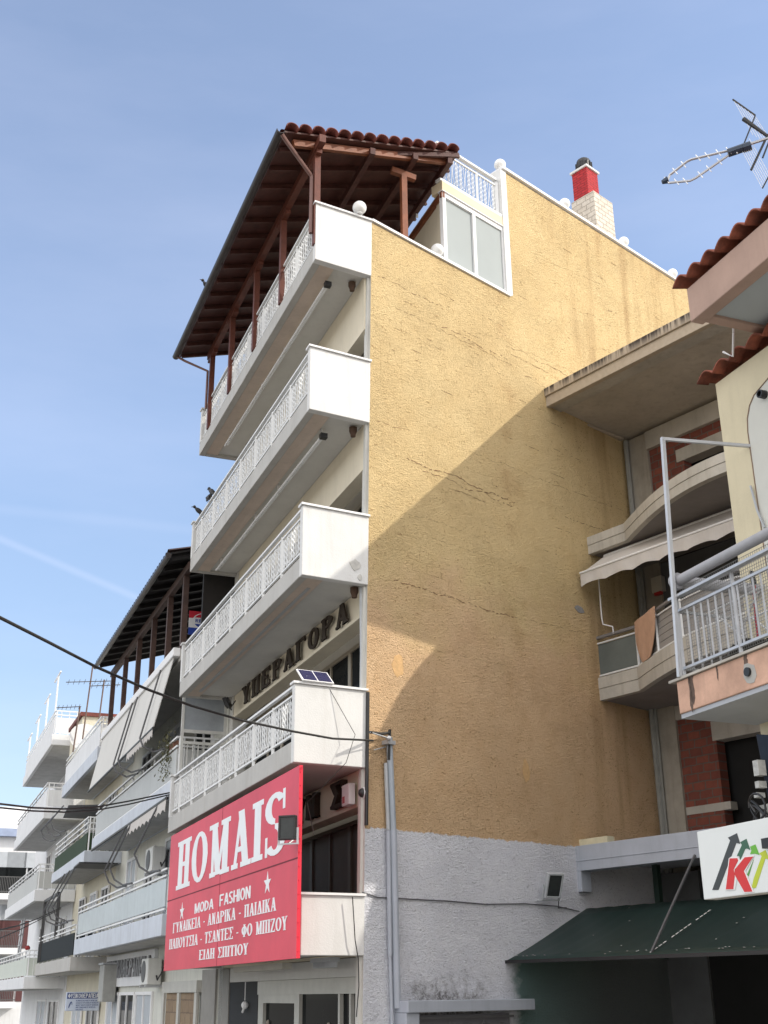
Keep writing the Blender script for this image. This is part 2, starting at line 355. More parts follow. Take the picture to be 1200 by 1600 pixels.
def brick_material(name, c1, c2, mortar, fr, w=0.33, hgt=0.19):
    m = bpy.data.materials.new(name); N, L, B = nodes(m); B.inputs['Roughness'].default_value = 0.9
    uv = N.new('ShaderNodeUVMap'); uv.uv_map = 'UVMap'
    br = N.new('ShaderNodeTexBrick'); br.inputs['Scale'].default_value = 1; br.inputs['Brick Width'].default_value = w; br.inputs['Row Height'].default_value = hgt
    br.inputs['Mortar Size'].default_value = 0.011; br.inputs['Bias'].default_value = 0.1
    br.inputs['Color1'].default_value = rgba(c1); br.inputs['Color2'].default_value = rgba(c2); br.inputs['Mortar'].default_value = rgba(mortar)
    n = N.new('ShaderNodeTexNoise'); n.inputs['Scale'].default_value = 7; n.inputs['Detail'].default_value = 6; L.new(uv.outputs[0], n.inputs['Vector'])
    wob = N.new('ShaderNodeMix'); wob.data_type = 'VECTOR'; wob.inputs['Factor'].default_value = 0.05
    L.new(uv.outputs[0], wob.inputs['A']); L.new(n.outputs['Color'], wob.inputs['B']); L.new(wob.outputs['Result'], br.inputs['Vector'])
    x = N.new('ShaderNodeMix'); x.data_type = 'RGBA'; x.blend_type = 'MULTIPLY'; x.inputs['Factor'].default_value = 0.6
    L.new(br.outputs['Color'], x.inputs['A']); L.new(n.outputs['Color'], x.inputs['B'])
    r = N.new('ShaderNodeMapRange'); L.new(n.outputs['Fac'], r.inputs['Value']); r.inputs['To Min'].default_value = 0.5; r.inputs['To Max'].default_value = 1.3
    c = N.new('ShaderNodeCombineColor'); [L.new(r.outputs[0], c.inputs[i]) for i in range(3)]; L.new(c.outputs[0], x.inputs['B'])
    L.new(x.outputs['Result'], B.inputs['Base Color'])
    b = N.new('ShaderNodeBump'); b.inputs['Distance'].default_value = 0.012; b.invert = True; L.new(br.outputs['Fac'], b.inputs['Height']); L.new(b.outputs[0], B.inputs['Normal'])
    return m
brickr = brick_material('hollow_red_brick', (0.25, 0.075, 0.048), (0.17, 0.05, 0.035), (0.13, 0.105, 0.09), RR, 0.27, 0.15)
chimw = brick_material('cream_split_stone', (0.66, 0.60, 0.52), (0.58, 0.52, 0.44), (0.42, 0.37, 0.31), WW, 0.26, 0.13)
chimr = brick_material('red_painted_brick', (0.50, 0.03, 0.035), (0.42, 0.025, 0.03), (0.28, 0.02, 0.025), WW, 0.22, 0.07)
tilestone = brick_material('brown_stone_facing', (0.30, 0.22, 0.14), (0.24, 0.17, 0.11), (0.18, 0.13, 0.09), FF, 0.5, 0.25)
def uvplane(fr):
    def g(P):
        d = P - fr.o; return (float(d @ fr.u) + float(d @ fr.v) * 1.0, float(P[2]))
    return g

# ---------------------------------------------------------------- lettering built from strokes
def glyph(ch, T, t, ser, st):
    q = []                                           # convex quads in a box 0..w x 0..1
    def v(x0, y0, x1, y1, w): q.append([(x0 - w / 2, y0), (x0 + w / 2, y0), (x1 + w / 2, y1), (x1 - w / 2, y1)])
    def h(x0, x1, y, w=None):
        w = w or t; q.append([(x0, y - w / 2), (x1, y - w / 2), (x1, y + w / 2), (x0, y + w / 2)])
    def s(x, y, w=T):
        if ser: y0 = st / 2 if y == 0 else 1 - st / 2; h(x - w / 2 - ser, x + w / 2 + ser, y0, st)
    def arc(cx, cy, rx, ry, a0, a1, wx=T, wy=t, n=16):
        n = max(4, int(n * abs(a1 - a0) / 360) + 2)
        P = []
        for i in range(n + 1):
            a = radians(a0 + (a1 - a0) * i / n); P.append(((cx + rx * cos(a), cy + ry * sin(a)), (cx + (rx - wx) * cos(a), cy + (ry - wy) * sin(a))))
        for (o0, i0), (o1, i1) in zip(P, P[1:]): q.append([o0, o1, i1, i0])
    m = T / 2 + ser; w = 0.72
    L_, R_ = m, w - m
    if ch in 'AΑΔΛ':
        v(m * 0.8, 0, w / 2, 1, t * 1.2); v(w - m * 0.8, 0, w / 2, 1, T)
        if ch in 'AΑ': h(w * .27, w * .73, .32); s(m * .8, 0, t); s(w - m * .8, 0)
        if ch == 'Δ': h(m * .5, w - m * .5, t / 2)
    elif ch in 'EΕFΓ':
        v(L_, 0, L_, 1, T); h(L_, w - .04, 1 - t / 2)
        if ch in 'EΕ': h(L_, w - .02, t / 2); h(L_, w * .72, .52)
        if ch == 'F': h(L_, w * .72, .5)
        if ser:
            v(w - .06, 1 - t - .12, w - .06, 1, .05)
            if ch in 'EΕ': v(w - .04, 0, w - .04, t + .13, .05)
        s(L_, 0); s(L_, 1)
    elif ch in 'HΗ':
        v(L_, 0, L_, 1, T); v(R_, 0, R_, 1, T); h(L_, R_, .5); [s(x, y) for x in (L_, R_) for y in (0, 1)]
    elif ch in 'IΙ':
        w = 2 * m; v(m, 0, m, 1, T); s(m, 0); s(m, 1)
    elif ch in 'KΚ':
        v(L_, 0, L_, 1, T); v(L_ + T * .3, .42, R_, 1, t * 1.3); v(R_ + .02, 0, L_ + T, .55, T); s(L_, 0); s(L_, 1); s(R_, 0); s(R_, 1, t)
    elif ch in 'MΜ':
        w = .9; R_ = w - m; v(L_, 0, L_, 1, t * 1.2); v(R_, 0, R_, 1, T); v(w / 2 - .02, 0.02, L_ + .03, 1, T); v(w / 2 - .02, .02, R_ - .03, 1, t * 1.2); s(L_, 0, t); s(R_, 0); s(L_, 1); s(R_, 1)
    elif ch in 'NΝ':
        v(L_, 0, L_, 1, t * 1.3); v(R_, 0, R_, 1, t * 1.3); v(R_, 0, L_, 1, T); s(L_, 0, t); s(L_, 1, t); s(R_, 1, t)
    elif ch in 'OΟΘ':
        w = .76; arc(w / 2, .5, w / 2, .5, 0, 360)
        if ch == 'Θ': h(w * .3, w * .7, .5)
    elif ch == 'D':
        v(L_, 0, L_, 1, T); arc(L_, .5, w - L_, .5, -90, 90); s(L_, 0); s(L_, 1)
    elif ch in 'PΡB':
        v(L_, 0, L_, 1, T); arc(L_ + .1, .73, w - L_ - .12, .27, -90, 90); h(L_, L_ + .12, 1 - t / 2); h(L_, L_ + .12, .46 + t / 2); s(L_, 0); s(L_, 1)
    elif ch == 'R':
        q += glyph('P', T, t, ser, st)[0]; v(R_ + .02, 0, L_ + .2, .5, T)
    elif ch in 'Π':
        v(L_, 0, L_, 1, T); v(R_, 0, R_, 1, T); h(L_, R_, 1 - t / 2); [s(x, y) for x in (L_, R_) for y in (0, 1)]
    elif ch == 'S':
        w = .66; arc(w / 2, .745, w / 2, .255, 30, 270, T * .95); arc(w / 2, .245, w / 2, .255, -150, 90, T * .95)
        if ser: v(w - .06, .68, w - .06, 1, .07); v(.06, 0, .06, .32, .07)
    elif ch == 'Σ':
        w = .66; v(w * .52, .5, .12, .96, T); v(.12, .04, w * .52, .5, t * 1.3); h(.03, w - .03, 1 - t / 2); h(.03, w - .03, t / 2)
        if ser: v(w - .05, 1 - t - .14, w - .05, 1, .06); v(w - .05, 0, w - .05, t + .14, .06)
    elif ch in 'TΤ':
        w = .66; v(w / 2, 0, w / 2, 1, T); h(.02, w - .02, 1 - t / 2)
        if ser: v(.05, 1 - t - .14, .05, 1, .05); v(w - .05, 1 - t - .14, w - .05, 1, .05)
        s(w / 2, 0)
    elif ch in 'YΥ':
        w = .7; v(w / 2, 0, w / 2, .5, T); v(w / 2, .42, m * .8, 1, T); v(w / 2, .42, w - m * .8, 1, t * 1.3); s(w / 2, 0); s(m * .8, 1); s(w - m * .8, 1, t)
    elif ch == 'Φ':
        w = .8; v(w / 2, 0, w / 2, 1, T); arc(w / 2, .5, w / 2, .36, 0, 360); s(w / 2, 0); s(w / 2, 1)
    elif ch in 'ZΖ':
        w = .62; v(.1, .03, w - .1, .97, T); h(.03, w - .03, 1 - t / 2); h(.03, w - .03, t / 2)
        if ser: v(.05, 1 - t - .12, .05, 1, .05); v(w - .05, 0, w - .05, t + .12, .05)
    elif ch == 'X':
        v(m, 0, w - m, 1, t * 1.3); v(w - m, 0, m, 1, T)
    elif ch == '-': w = .36; h(.04, .32, .42, max(t, .1))
    elif ch == '.': w = .2; h(.04, .16, .06, .12)
    elif ch == '/': w = .4; v(.05, 0, .35, 1, t)
    elif ch == ' ': w = .42
    return q, w
def write(mb, fr, text, a0, a1, c0, c1, b0, b1, T=.17, t=.07, ser=.055, st=.05, gap=.10, slope=0.0, pick=None):
    """Letters of text fitted into a0..a1 and c0..c1 of a frame; slope lets the baseline climb."""
    G = [glyph(ch, T, t, ser, st) for ch in text]; tot = sum(w for q, w in G) + gap * (len(G) - 1)
    k = (a1 - a0) / tot; x = 0; n = 0
    for li, (q, w) in enumerate(G):
        for P in (q if pick is None or pick[0] <= li < pick[1] else []):
            e = n * 0.00012 % 0.0011; n += 1
            pts = [(a0 + (x + px) * k, c0 + py * (c1 - c0) + slope * (x + px) * k) for px, py in P]
            mb.prism(fr, pts, b0, b1 + e)
        x += w + gap

# ---------------------------------------------------------------- ground
g = MB(); NV = az(0)
G0 = Fr((0, 0, 0), (1, 0, 0), (0, 1, 0))
asph = M('asphalt', (0.09, 0.09, 0.09), 0.9, 0.25, 1.5, 0.5, 80)
pave = M('paving', (0.40, 0.39, 0.36), 0.9, 0.2, 2, 0.3, 40)
g.grid([[np.array([x, y, -0.05]) for y in (-1500, -60, 60, 200, 1500)] for x in (-1500, -60, 60, 200, 1500)])
g.build('ground', M('earth', (0.22, 0.20, 0.17), 0.95, 0.2, 0.3), kind='structure')
g = MB(); g.box(FF, -60, 160, 2.6, 10.5, -0.2, -0.03); g.build('road', asph, kind='structure')
g = MB(); g.box(FF, -60, 160, -0.3, 2.5, -0.2, 0.10); g.box(FF, -60, 160, 2.5, 2.6, -0.2, 0.12); g.build('pavement', pave, kind='structure')
g = MB(); g.box(FF, -60, 160, 10.6, 13.4, -0.2, 0.10); g.box(FF, -60, 160, 10.5, 10.6, -0.2, 0.12); g.build('far_pavement', pave, kind='structure')

# ---------------------------------------------------------------- main building
def h0(z): return 0.02 * (z - 8.9)
main = thing('apartment_building', 'tall narrow ochre walled apartment block with stacked white balconies and a timber tiled roof terrace', 'building', C0)
w = MB(); WK = Fr(C0, WW.u, FF.u)      # the wall's thickness runs back along the street front
w.prism(WK, [(h0(0), 0), (h0(15.78), 15.78), (3.95, 15.80), (3.95, 18.92), (14.5, 18.96), (14.5, 0)], 0.0, 0.28)
uvW = lambda P: (float((P - WW.o) @ WW.u), float(P[2]))
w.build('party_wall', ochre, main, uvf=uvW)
# core and storeys behind the balconies
core = MB()
core.slab(FF, [(0.42, -0.75), (8.55, -0.75), (8.55, -10)] + [tuple(float(x) for x in ((WW.p(14.4, -0.35, 0) - FF.o) @ FF.u, (WW.p(14.4, -0.35, 0) - FF.o) @ FF.v))], 0, 14.75)
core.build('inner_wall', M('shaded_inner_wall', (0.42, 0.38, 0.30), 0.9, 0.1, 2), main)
FL = [  # soffit z, front depth b, right end a, height of parapet
    (3.20, 1.07), (5.85, 1.23), (8.76, 1.15), (11.67, 1.065), (14.62, 1.00)]
def sidewall(mb, z0, z1, b, th=0.14):
    P = []
    for z in (z0, z1):
        q0 = WW.p(h0(z) + 0.0, 0.012, z); q1 = FF.p(-0.116 * b, b, z)
        P += [q0, q1, q1 + FF.u * th, q0 + FF.u * th - FF.v * 0.0]
    mb.hexa(P)
LEN = 8.62
def baluster_row(mb, fr, a0, a1, b, c0, c1, along=None):
    pt = along or (lambda a, c: fr.p(a, b, c))
    n = int(round((a1 - a0) / 0.125)); H = c1 - c0
    for i in range(1, n):
        a = a0 + (a1 - a0) * i / n
        if i % 9 == 0:
            mb.beam(pt(a, c0 - 0.12), pt(a, c1 + 0.03), 0.05, 0.05); continue
        k = i % 3
        if k == 0:
            for s in (-1, 1): mb.tube([pt(a + s * d, c0 + H * f) for f, d in ((0, .042), (.12, .045), (.3, .022), (.5, .006), (.7, .022), (.88, .045), (1, .042))], 0.0075, 4)
            for f in (.12, .88): mb.ball(pt(a - .035, c0 + H * f), .016, 6); mb.ball(pt(a + .035, c0 + H * f), .016, 6)
        else:
            mb.beam(pt(a, c0), pt(a, c1), 0.012, 0.012)
            for s in (-1, 1):
                mb.tube([pt(a + s * (.020 + .020 * (j % 2)), c0 + H * (.1 + .8 * j / 10)) for j in range(11)], 0.009, 4)
    for c in (c0, c1): mb.beam(pt(a0, c), pt(a1, c), 0.035, 0.03)
names = 'first second third fourth top'.split()
for i, (z, b) in enumerate(FL):
    bal = MB(); zt = z + 0.32
    P = [(-0.116 * b + 0.0, b), (LEN, b), (LEN, -0.05), (0.06, -0.05)]
    # edge rim, and a soffit set up inside it
    bal.slab(FF, [(-0.116 * b + .141, b - .001), (LEN, b - .001), (LEN, b - 0.14), (-0.116 * b + 0.160, b - 0.14)], z, zt)
    bal.box(FF, LEN - 0.14, LEN, 0.0, b - 0.141, z, zt)
    o = bal.build('balcony', slabm, main, bevel=0.012)
    sf = MB(); sf.slab(FF, [(-0.116 * b + .14, b - 0.139), (LEN - 0.14, b - 0.139), (LEN - 0.14, -0.08), (0.14, -0.08)], z + 0.06, zt - 0.02)
    sf.build('soffit', soffit, o)
    if i > 1:
        rm = MB(); rm.box(FF, 0.02, LEN - 0.15, b - 0.42, b - 0.142, z + 0.012, z + 0.058); rm.build('soffit_border', rimm, o)
    sw = MB(); top = z + (1.17 if i else 0.80); sidewall(sw, z - 0.003, top, b); 
    if i == 1: pass
    sw.build('side_parapet', white, o, bevel=0.01)
    cp = MB(); P = []
    for zz in (top + .002, top + 0.035):
        q0 = WW.p(h0(zz) + 0.0, 0.05, zz); q1 = FF.p(-0.116 * b - 0.04, b + 0.03, zz); P += [q0, q1, q1 + FF.u * .2, q0 + FF.u * .22]
    cp.hexa(P); cp.build('coping', alu, o)
    lp = MB(); lp.box(FF, LEN - 0.135, LEN + 0.003, 0.0, b + 0.002, zt + .002, top); lp.box(FF, LEN - .17, LEN + .03, -.02, b + .03, top + .002, top + .035)
    lp.build('end_parapet', white, o)
    if i:
        fp_ = MB(); a0, a1 = 0.02, LEN - 0.14
        baluster_row(fp_, FF, a0, a1, b - 0.06, zt + 0.12, top - 0.13)
        fp_.beam(FF.p(a0, b - 0.06, top), FF.p(a1, b - 0.06, top), 0.06, 0.035)
        fp_.build('railing', railw, o)
    else:
        fp_ = MB(); fp_.box(FF, 0.03, LEN - .14, b - .14, b - .02, zt, top); fp_.build('front_parapet', white, o)
    # storey behind: beam, pillars, glazing
    zb = (0.0 if i == 0 else FL[i - 1][0] + 0.32)
    drop = (0.45, 0.50, 0.44, 0.78, 1.05)[i]
    bm_ = MB(); bm_.box(FF, 0.16, LEN - 0.3, -0.3, -0.02, z - (drop if i else 0), z + 0.05)
    if i == 2: bm_.box(FF, 0.16, LEN - 0.3, -0.02, 0.03, z - drop - .03, z - drop + .03)
    bm_.build('lintel_beam', cream, main)
    pl = MB()
    def post_(mb, d0, d1, o0, o1, z0, z1):
        mb.hexa([WW.p(h0(q), 0, q) + FF.u * a + (WW.u * -b_ if b_ < 0 else FF.v * b_) for q in (z0, z1) for a, b_ in ((d0, o0), (d1, o0), (d1, o1), (d0, o1))])
    post_(pl, .003, .30, -.28, .004, zb, z + .02); post_(pl, .05, .14, .005, .05, zb, z - .01)
    pl.box(FF, LEN - 0.3, LEN, -0.3, 0.0, zb, z + .05)
    pl.build_each('pillar', greyp, main)
    wi = MB(); n = 4
    for k in range(n):
        s0 = 0.22 + (LEN - .56) * k / n; s1 = 0.22 + (LEN - .56) * (k + 1) / n
        if i == 0: continue
        fr_ = MB()
        for x0, x1, y0, y1 in ((s0, s0 + .07, zb, z - drop), (s1 - .07, s1, zb, z - drop), (s0 + .07, s1 - .07, z - drop - .07, z - drop), (s0 + .07, s1 - .07, zb, zb + .1), ((s0 + s1) / 2 - .03, (s0 + s1) / 2 + .03, zb + .1, z - drop - .07)):
            fr_.box(FF, x0, x1, -0.56, -0.50, y0, y1)
        fo = fr_.build('window', M('brown_window_frame', (0.30, 0.26, 0.20), 0.5) if i != 1 else M('shutter_frame', (0.09, 0.075, 0.06), 0.5), main)
        gl = MB(); gl.box(FF, s0 + .07, s1 - .07, -0.545, -0.53, zb + .1, z - drop - .07)
        gl.build('pane', glassd if i != 1 else M('brown_shutter', (0.085, 0.068, 0.055), 0.6, 0.25, 2), fo)
# retracted awning bars slung under the three upper soffits
for (z, b), (xa, xb) in ((FL[4], (0.45, 7.6)), (FL[3], (0.6, 7.9))):
    t = MB()
    t.tube([FF.p(xa, .62, z - .13), FF.p(xb, .62, z - .13)], .022, 6); t.tube([FF.p(xa + .02, .56, z - .10), FF.p(xb, .56, z - .10)], .018, 6)
    for a in (xa + .05, xa + 2.6, xa + 4.2, xb - .3): t.beam(FF.p(a, .59, z - .15), FF.p(a, .59, z + .06), .03, .03)
    o = t.build('awning_bar', alu, main)
    t = MB(); t.box(FF, xa - .1, xa, .53, .65, z - .17, z - .08); t.build('bar_bracket', dark, o)
t = MB(); t.box(FF, .5, 8.0, .80, .86, FL[2][0] + .005, FL[2][0] + .055); t.build('soffit_channel', grey, main)
t = MB()
for z, b in FL[2:]: t.lathe(FF.p(.30 + h0(z), .12, z - .14), [(.045, 0), (.05, .05), (.07, .1), (.07, .17)], 10)
t.build_each('drain_spout', M('rust', (.10, .06, .04), .9), main)
t = MB(); t.tube([FF.p(.10, .05, FL[1][0] + .3), FF.p(.16, .05, FL[2][0])], .035, 8); t.build('drain_pipe', grey, main)

# ground floor shop front
t = MB(); t.box(FF, .32, 7.85, -.30, -.015, 2.93, 3.19); t.build('soffit_step', soffit, main)
shopf = M('cream_shop_frame', (.46, .45, .41), .5)
t = MB(); t.box(FF, .32, 5.78, -.12, -.01, 2.70, 2.925)
for a0, a1, c0, c1 in ((.32, .40, .1, 2.70), (.86, .93, .1, 2.70), (1.34, 1.42, .1, 2.70), (3.34, 3.46, .1, 2.70), (5.60, 5.78, .1, 2.70), (3.46, 3.60, .1, 2.56), (5.46, 5.60, .1, 2.56), (3.46, 5.60, 2.56, 2.70), (.93, 1.34, 1.9, 1.98), (.97, 1.03, .1, 1.9)):
    t.box(FF, a0, a1, -.12, -.03, c0, c1)
so_ = t.build('shop_front', shopf, main)
t = MB(); t.box(FF, .40, 5.6, -.11, -.09, .1, 2.70); t.build('shop_glass', glassd, so_)
t = MB(); t.box(FF, 5.79, 7.8, -.25, -.02, 0, 2.925); t.build('dark_panel', M('dark_shop_panel', (.022, .022, .024), .8), main)
t = MB(); t.box(FF, 7.81, 8.6, -.25, .0, 0, 3.19); t.build('grey_pier', M('dull_grey_pier', (.26, .25, .23), .85, .15, 2), main)
t = MB(); t.beam(FF.p(2.6, .42, 3.12), FF.p(5.6, .42, 3.12), .16, .09); t.build('soffit_light', M('old_cream_plastic', (.5, .48, .42), .5), main)
t = MB(); t.tube([FF.p(6.4, .05, 2.92), FF.p(6.4, .05, 2.6)], .01, 4); t.ball(FF.p(6.4, .05, 2.52), .07, 8); t.tube([FF.p(6.4, .05, 2.5), FF.p(6.55, .05, 2.4)], .025, 5); t.build('hanging_lamp', alu, main)
t = MB()
for k in range(9): t.beam(FF.p(.75 + k * .09, .22, 3.10), FF.p(.80 + k * .09, .34, 3.10), .03, .08)
t.box(FF, .7, 1.6, .2, .36, 3.14, 3.20); t.build('soffit_grille', grey, main)
random.seed(21); t = MB()
for k in range(16): a = random.uniform(1.5, 5.4); t.ball(FF.p(a, -.085, random.uniform(1.7, 2.3)), random.uniform(.02, .06), 6)
t.build('window_goods', M('shop_goods', (.35, .30, .25), .6, .6, 30), so_)
random.seed(5)

# roof terrace: floor, parapet ledge, front wall of the upper storey, side glazing
t = MB(); t.slab(FF, [(.0, .85), (8.6, .85), (8.6, -9)] + [(float((WW.p(12, -.3, 0) - FF.o) @ FF.u), float((WW.p(12, -.3, 0) - FF.o) @ FF.v))], 14.76, 14.93); t.build('terrace_floor', concl, main)
bq = float((WW.p(2.1, 0, 0) - FF.o) @ FF.v); aq = float((WW.p(2.1, 0, 0) - FF.o) @ FF.u)
t = MB(); t.slab(FF, [(aq + .06, bq), (8.6, bq), (8.6, -9)] + [(float((WW.p(13, -.32, 0) - FF.o) @ FF.u), float((WW.p(13, -.32, 0) - FF.o) @ FF.v)), (float((WW.p(2.2, -.32, 0) - FF.o) @ FF.u), float((WW.p(2.2, -.32, 0) - FF.o) @ FF.v))], 14.93, 17.62)
t.build('penthouse_wall', cream, main)
t = MB(); t.box(WW, 2.06, 3.93, -.31, -.01, 17.50, 17.72); t.build('window_head', M('ivory_band', (.72, .62, .44), .9, .05, spec=.1), main)
t = MB()
for a0, a1, c0, c1 in ((2.08, 2.17, 15.86, 17.48), (3.83, 3.92, 15.86, 17.48), (2.17, 3.83, 17.38, 17.48), (2.17, 3.83, 15.86, 15.93), (2.95, 3.03, 15.93, 17.38)): t.box(WW, a0, a1, -.12, -.03, c0, c1)
t.box(WW, 2.05, 3.93, -.14, .0, 17.482, 17.498)
fo = t.build('sliding_window', alu, main)
t = MB(); t.box(WW, 2.17, 2.95, -.09, -.075, 15.93, 17.38); t.box(WW, 3.03, 3.83, -.075, -.06, 15.93, 17.38); t.build('pane', frost, fo)
t = MB(); t.box(WW, h0(15.8) + .0, 3.94, -.31, .04, 15.80, 15.85); t.box(WW, 3.9, 14.5, -.32, .05, 18.97, 19.03); t.build('wall_coping', alu, main)
t = MB(); t.box(WW, 3.86, 4.03, -.25, .006, 15.86, 18.96); t.build('corner_band', white, main)
t = MB(); a0, a1 = 2.12, 3.84
baluster_row(t, WW, a0, a1, -.12, 17.86, 18.56)
t.box(WW, a0 - .1, a1 + .05, -.16, -.02, 17.73, 17.79); t.beam(WW.p(a0 - .1, -.12, 18.70), WW.p(a1 + .05, -.12, 18.70), .09, .045)
t.beam(WW.p(a0, -.12, 17.75), WW.p(a0, -.12, 18.66), .07, .07); t.beam(WW.p(a1, -.12, 17.75), WW.p(a1, -.12, 18.66), .07, .07)
q0 = WW.p(a0, -.12, 0)
alongF = lambda a, c: q0 + FF.u * a + ZV * c
baluster_row(t, FF, 0.05, 5.6, 0, 17.86, 18.56, along=alongF); t.beam(alongF(-.05, 18.70), alongF(5.6, 18.70), .09, .045)
t.build('roof_railing', railw, main)
# white ball finials along the copings
for hh, zz, nn in ((-.14, 15.84, -.02), (1.9, 15.88, -.05), (3.98, 19.04, -.10), (6.10, 19.06, -.05), (8.30, 19.06, -.05), (10.3, 19.06, -.05)):
    t = MB(); t.lathe(WW.p(hh, nn, zz), [(.06, 0), (.05, .03)], 12); t.ball(WW.p(hh, nn, zz + .135), .128, 20); t.build('ball_finial', M('white_globe', (.82, .82, .80), .35, .03), main, smooth=50)

# timber roof over the terrace
def sv(b): return -0.02 - 0.172 * b          # right hand edge of the roof, along the street for a given depth
BE, BR, ZE, ZR = 1.66, -2.1, 17.02, 18.12
def rz(b): return ZE + (ZR - ZE) * (BE - b) / (BE - BR)
AL = 8.35
rb = MB()
rb.hexa([FF.p(a, b, rz(b) + d) for d in (0, .035) for a, b in ((sv(BE), BE), (AL, BE), (AL, BR), (sv(BR), BR))])
roof = rb.build('terrace_roof', wood, main)
r = MB(); n = 15
for k in range(n):
    a = 0.15 + (AL - .3) * k / (n - 1); b0 = BE - .02
    r.beam(FF.p(a + sv(0), b0, rz(b0) - .06), FF.p(a + sv(0) + (.2 if k == 0 else .1), BR, rz(BR) - .06), .06, .09)
r.build_each('rafter', wood, roof)
r = MB()
for b in (-.15, -1.1, -1.9):
    r.beam(FF.p(sv(b), b, rz(b) - .18), FF.p(AL - .1, b, rz(b) - .18), .10, .14)
r.build_each('purlin', wood, roof)
r = MB(); bb = .98; r.beam(FF.p(-.4, bb, rz(bb) - .20), FF.p(AL - .25, bb, rz(bb) - .20), .12, .16); r.build('eave_beam', woodl, roof)
r = MB(); r.beam(FF.p(sv(1.45) + .16, 1.45, rz(1.45) - .10), FF.p(sv(-2) + .16, -2, rz(-2) - .10), .08, .13); r.build('verge_beam', M('sunlit_wood', (.22, .07, .028), .55, .35, 6, .3, 60), roof)  # sunlight on the red-brown timber is put into this orange
r = MB(); r.beam(WW.p(2.08, .0, 17.42) + FF.u * .03, WW.p(2.08, .0, 17.42) + FF.u * 5.5, .08, .14); r.build('wall_plate', M('sunlit_wood', (.36, .12, .045)), roof)  # same sunlit orange painted on the plate
for a in (0.0, 2.02, 3.92, 5.92, 7.80):
    r = MB(); r.beam(FF.p(a - (.05 if a == 0 else 0), .97, 14.95), FF.p(a - (.05 if a == 0 else 0), .97, rz(.97) - .28), .11, .11, up=FF.u)
    r.beam(FF.p(a - .3 if a else -.2, .97, rz(.97) - .32), FF.p(a + .3, .97, rz(.97) - .32), .10, .10)
    r.build('roof_post', woodl, roof)
q = WW.p(1.10, -.13, 15.85); q = q * [1, 1, 0]
zp = 17.42
r = MB(); r.beam(q + ZV * 15.86, q + ZV * zp, .11, .11, up=FF.u); r.beam(q + ZV * (zp - .02) - FF.v * .25, q + ZV * (zp + .05) + FF.v * .25, .1, .12); r.build('roof_post', M('sunlit_wood', (.36, .12, .045)), roof)  # post coloured as if lit by the sun
# barrel tiles: rows down the slope, capped along the right edge
tl = MB(); NA = 36 * 6; NB = 12
rows = []
for j in range(NB):
    for e in (0, 1):
        f = (j + e * .98) / NB; b = BE + .07 + (BR - BE - .07) * f; lift = .035 + .03 * (1 - e)
        rows.append([FF.p(sv(b) + (AL - sv(b)) * i / NA, b, rz(b) + lift + .05 * abs(sin(pi * i / 6))) for i in range(NA + 1)])
tl.grid(rows)
tl.build('roof_tile', tile, roof, smooth=40)
tl = MB(); n = 14
for k in range(n):
    b = BE + .02 + (BR - BE) * (k + .5) / n; s0 = sv(b); rows = []
    for da, rr_ in ((-.10, .105), (.12, .10), (.42, .085)):
        c = FF.p(s0 + da, b, rz(b) + .045)
        rows.append([c + FF.v * rr_ * cos(pi * j / 10 - .0) * 1.08 + ZV * rr_ * sin(pi * j / 10) for j in range(11)])
    tl.grid(rows)
tl.build('verge_tile', tile, roof, smooth=40, solid=.018)
gu = MB()
k = 8; P0 = []; 
for a in (sv(BE) - .05, AL + .02):
    P0.append([FF.p(a, BE + .09 + .075 * cos(pi + pi * j / k) , ZE - .0 + .07 * (-sin(pi * j / k))) for j in range(k + 1)])
gu.grid(P0); go = gu.build('gutter', gutter, roof, solid=.012)
gu = MB()
gu.tube([FF.p(-.30, BE + .06, ZE - .06), FF.p(-.24, BE - .05, ZE - .14), FF.p(-.03, 1.06, 16.42), FF.p(-.02, 1.06, 15.2)], .038, 8)
gu.tube([FF.p(AL - .1, BE + .06, ZE - .06), FF.p(AL - .15, BE - .1, ZE - .16), FF.p(7.86, 1.06, 16.5), FF.p(7.86, 1.06, 15.5)], .03, 8)
gu.build_each('downpipe', M('brown_pipe', (.17, .085, .07), .45), go)

# chimney
FC = Fr(WW.p(8.95, -1.25, 0), WW.u, WW.v)
def chim(n): return [WW.on(x, y, n) for x, y in ((900, 342), (930, 352), (965, 380), (918, 262))]
t = MB(); t.box(FC, -.36, .42, -.42, .28, 17.6, 21.358); t.box(FC, .42, .62, -.3, .1, 17.6, 21.3)
co = t.build('chimney', chimw, main, uvf=uvplane(WW))
t = MB(); t.box(FC, -.32, .14, -.36, .10, 21.36, 22.22); t.build('chimney_crown', chimr, co, uvf=uvplane(WW))
t = MB(); t.box(FC, -.36, .18, -.40, .14, 22.222, 22.28); t.build('crown_slab', white, co)
t = MB(); c = FC.p(-.09, -.13, 22.28); t.lathe(c, [(.15, 0), (.17, .08), (.20, .10), (.20, .26), (.17, .36), (.10, .42), (.02, .44)], 14)
for j in range(14): a = 2 * pi * j / 14; t.beam(c + np.array([.205 * cos(a), .205 * sin(a), .10]), c + np.array([.205 * cos(a), .205 * sin(a), .26]), .03, .03)
t.build('chimney_cap', dark, co)

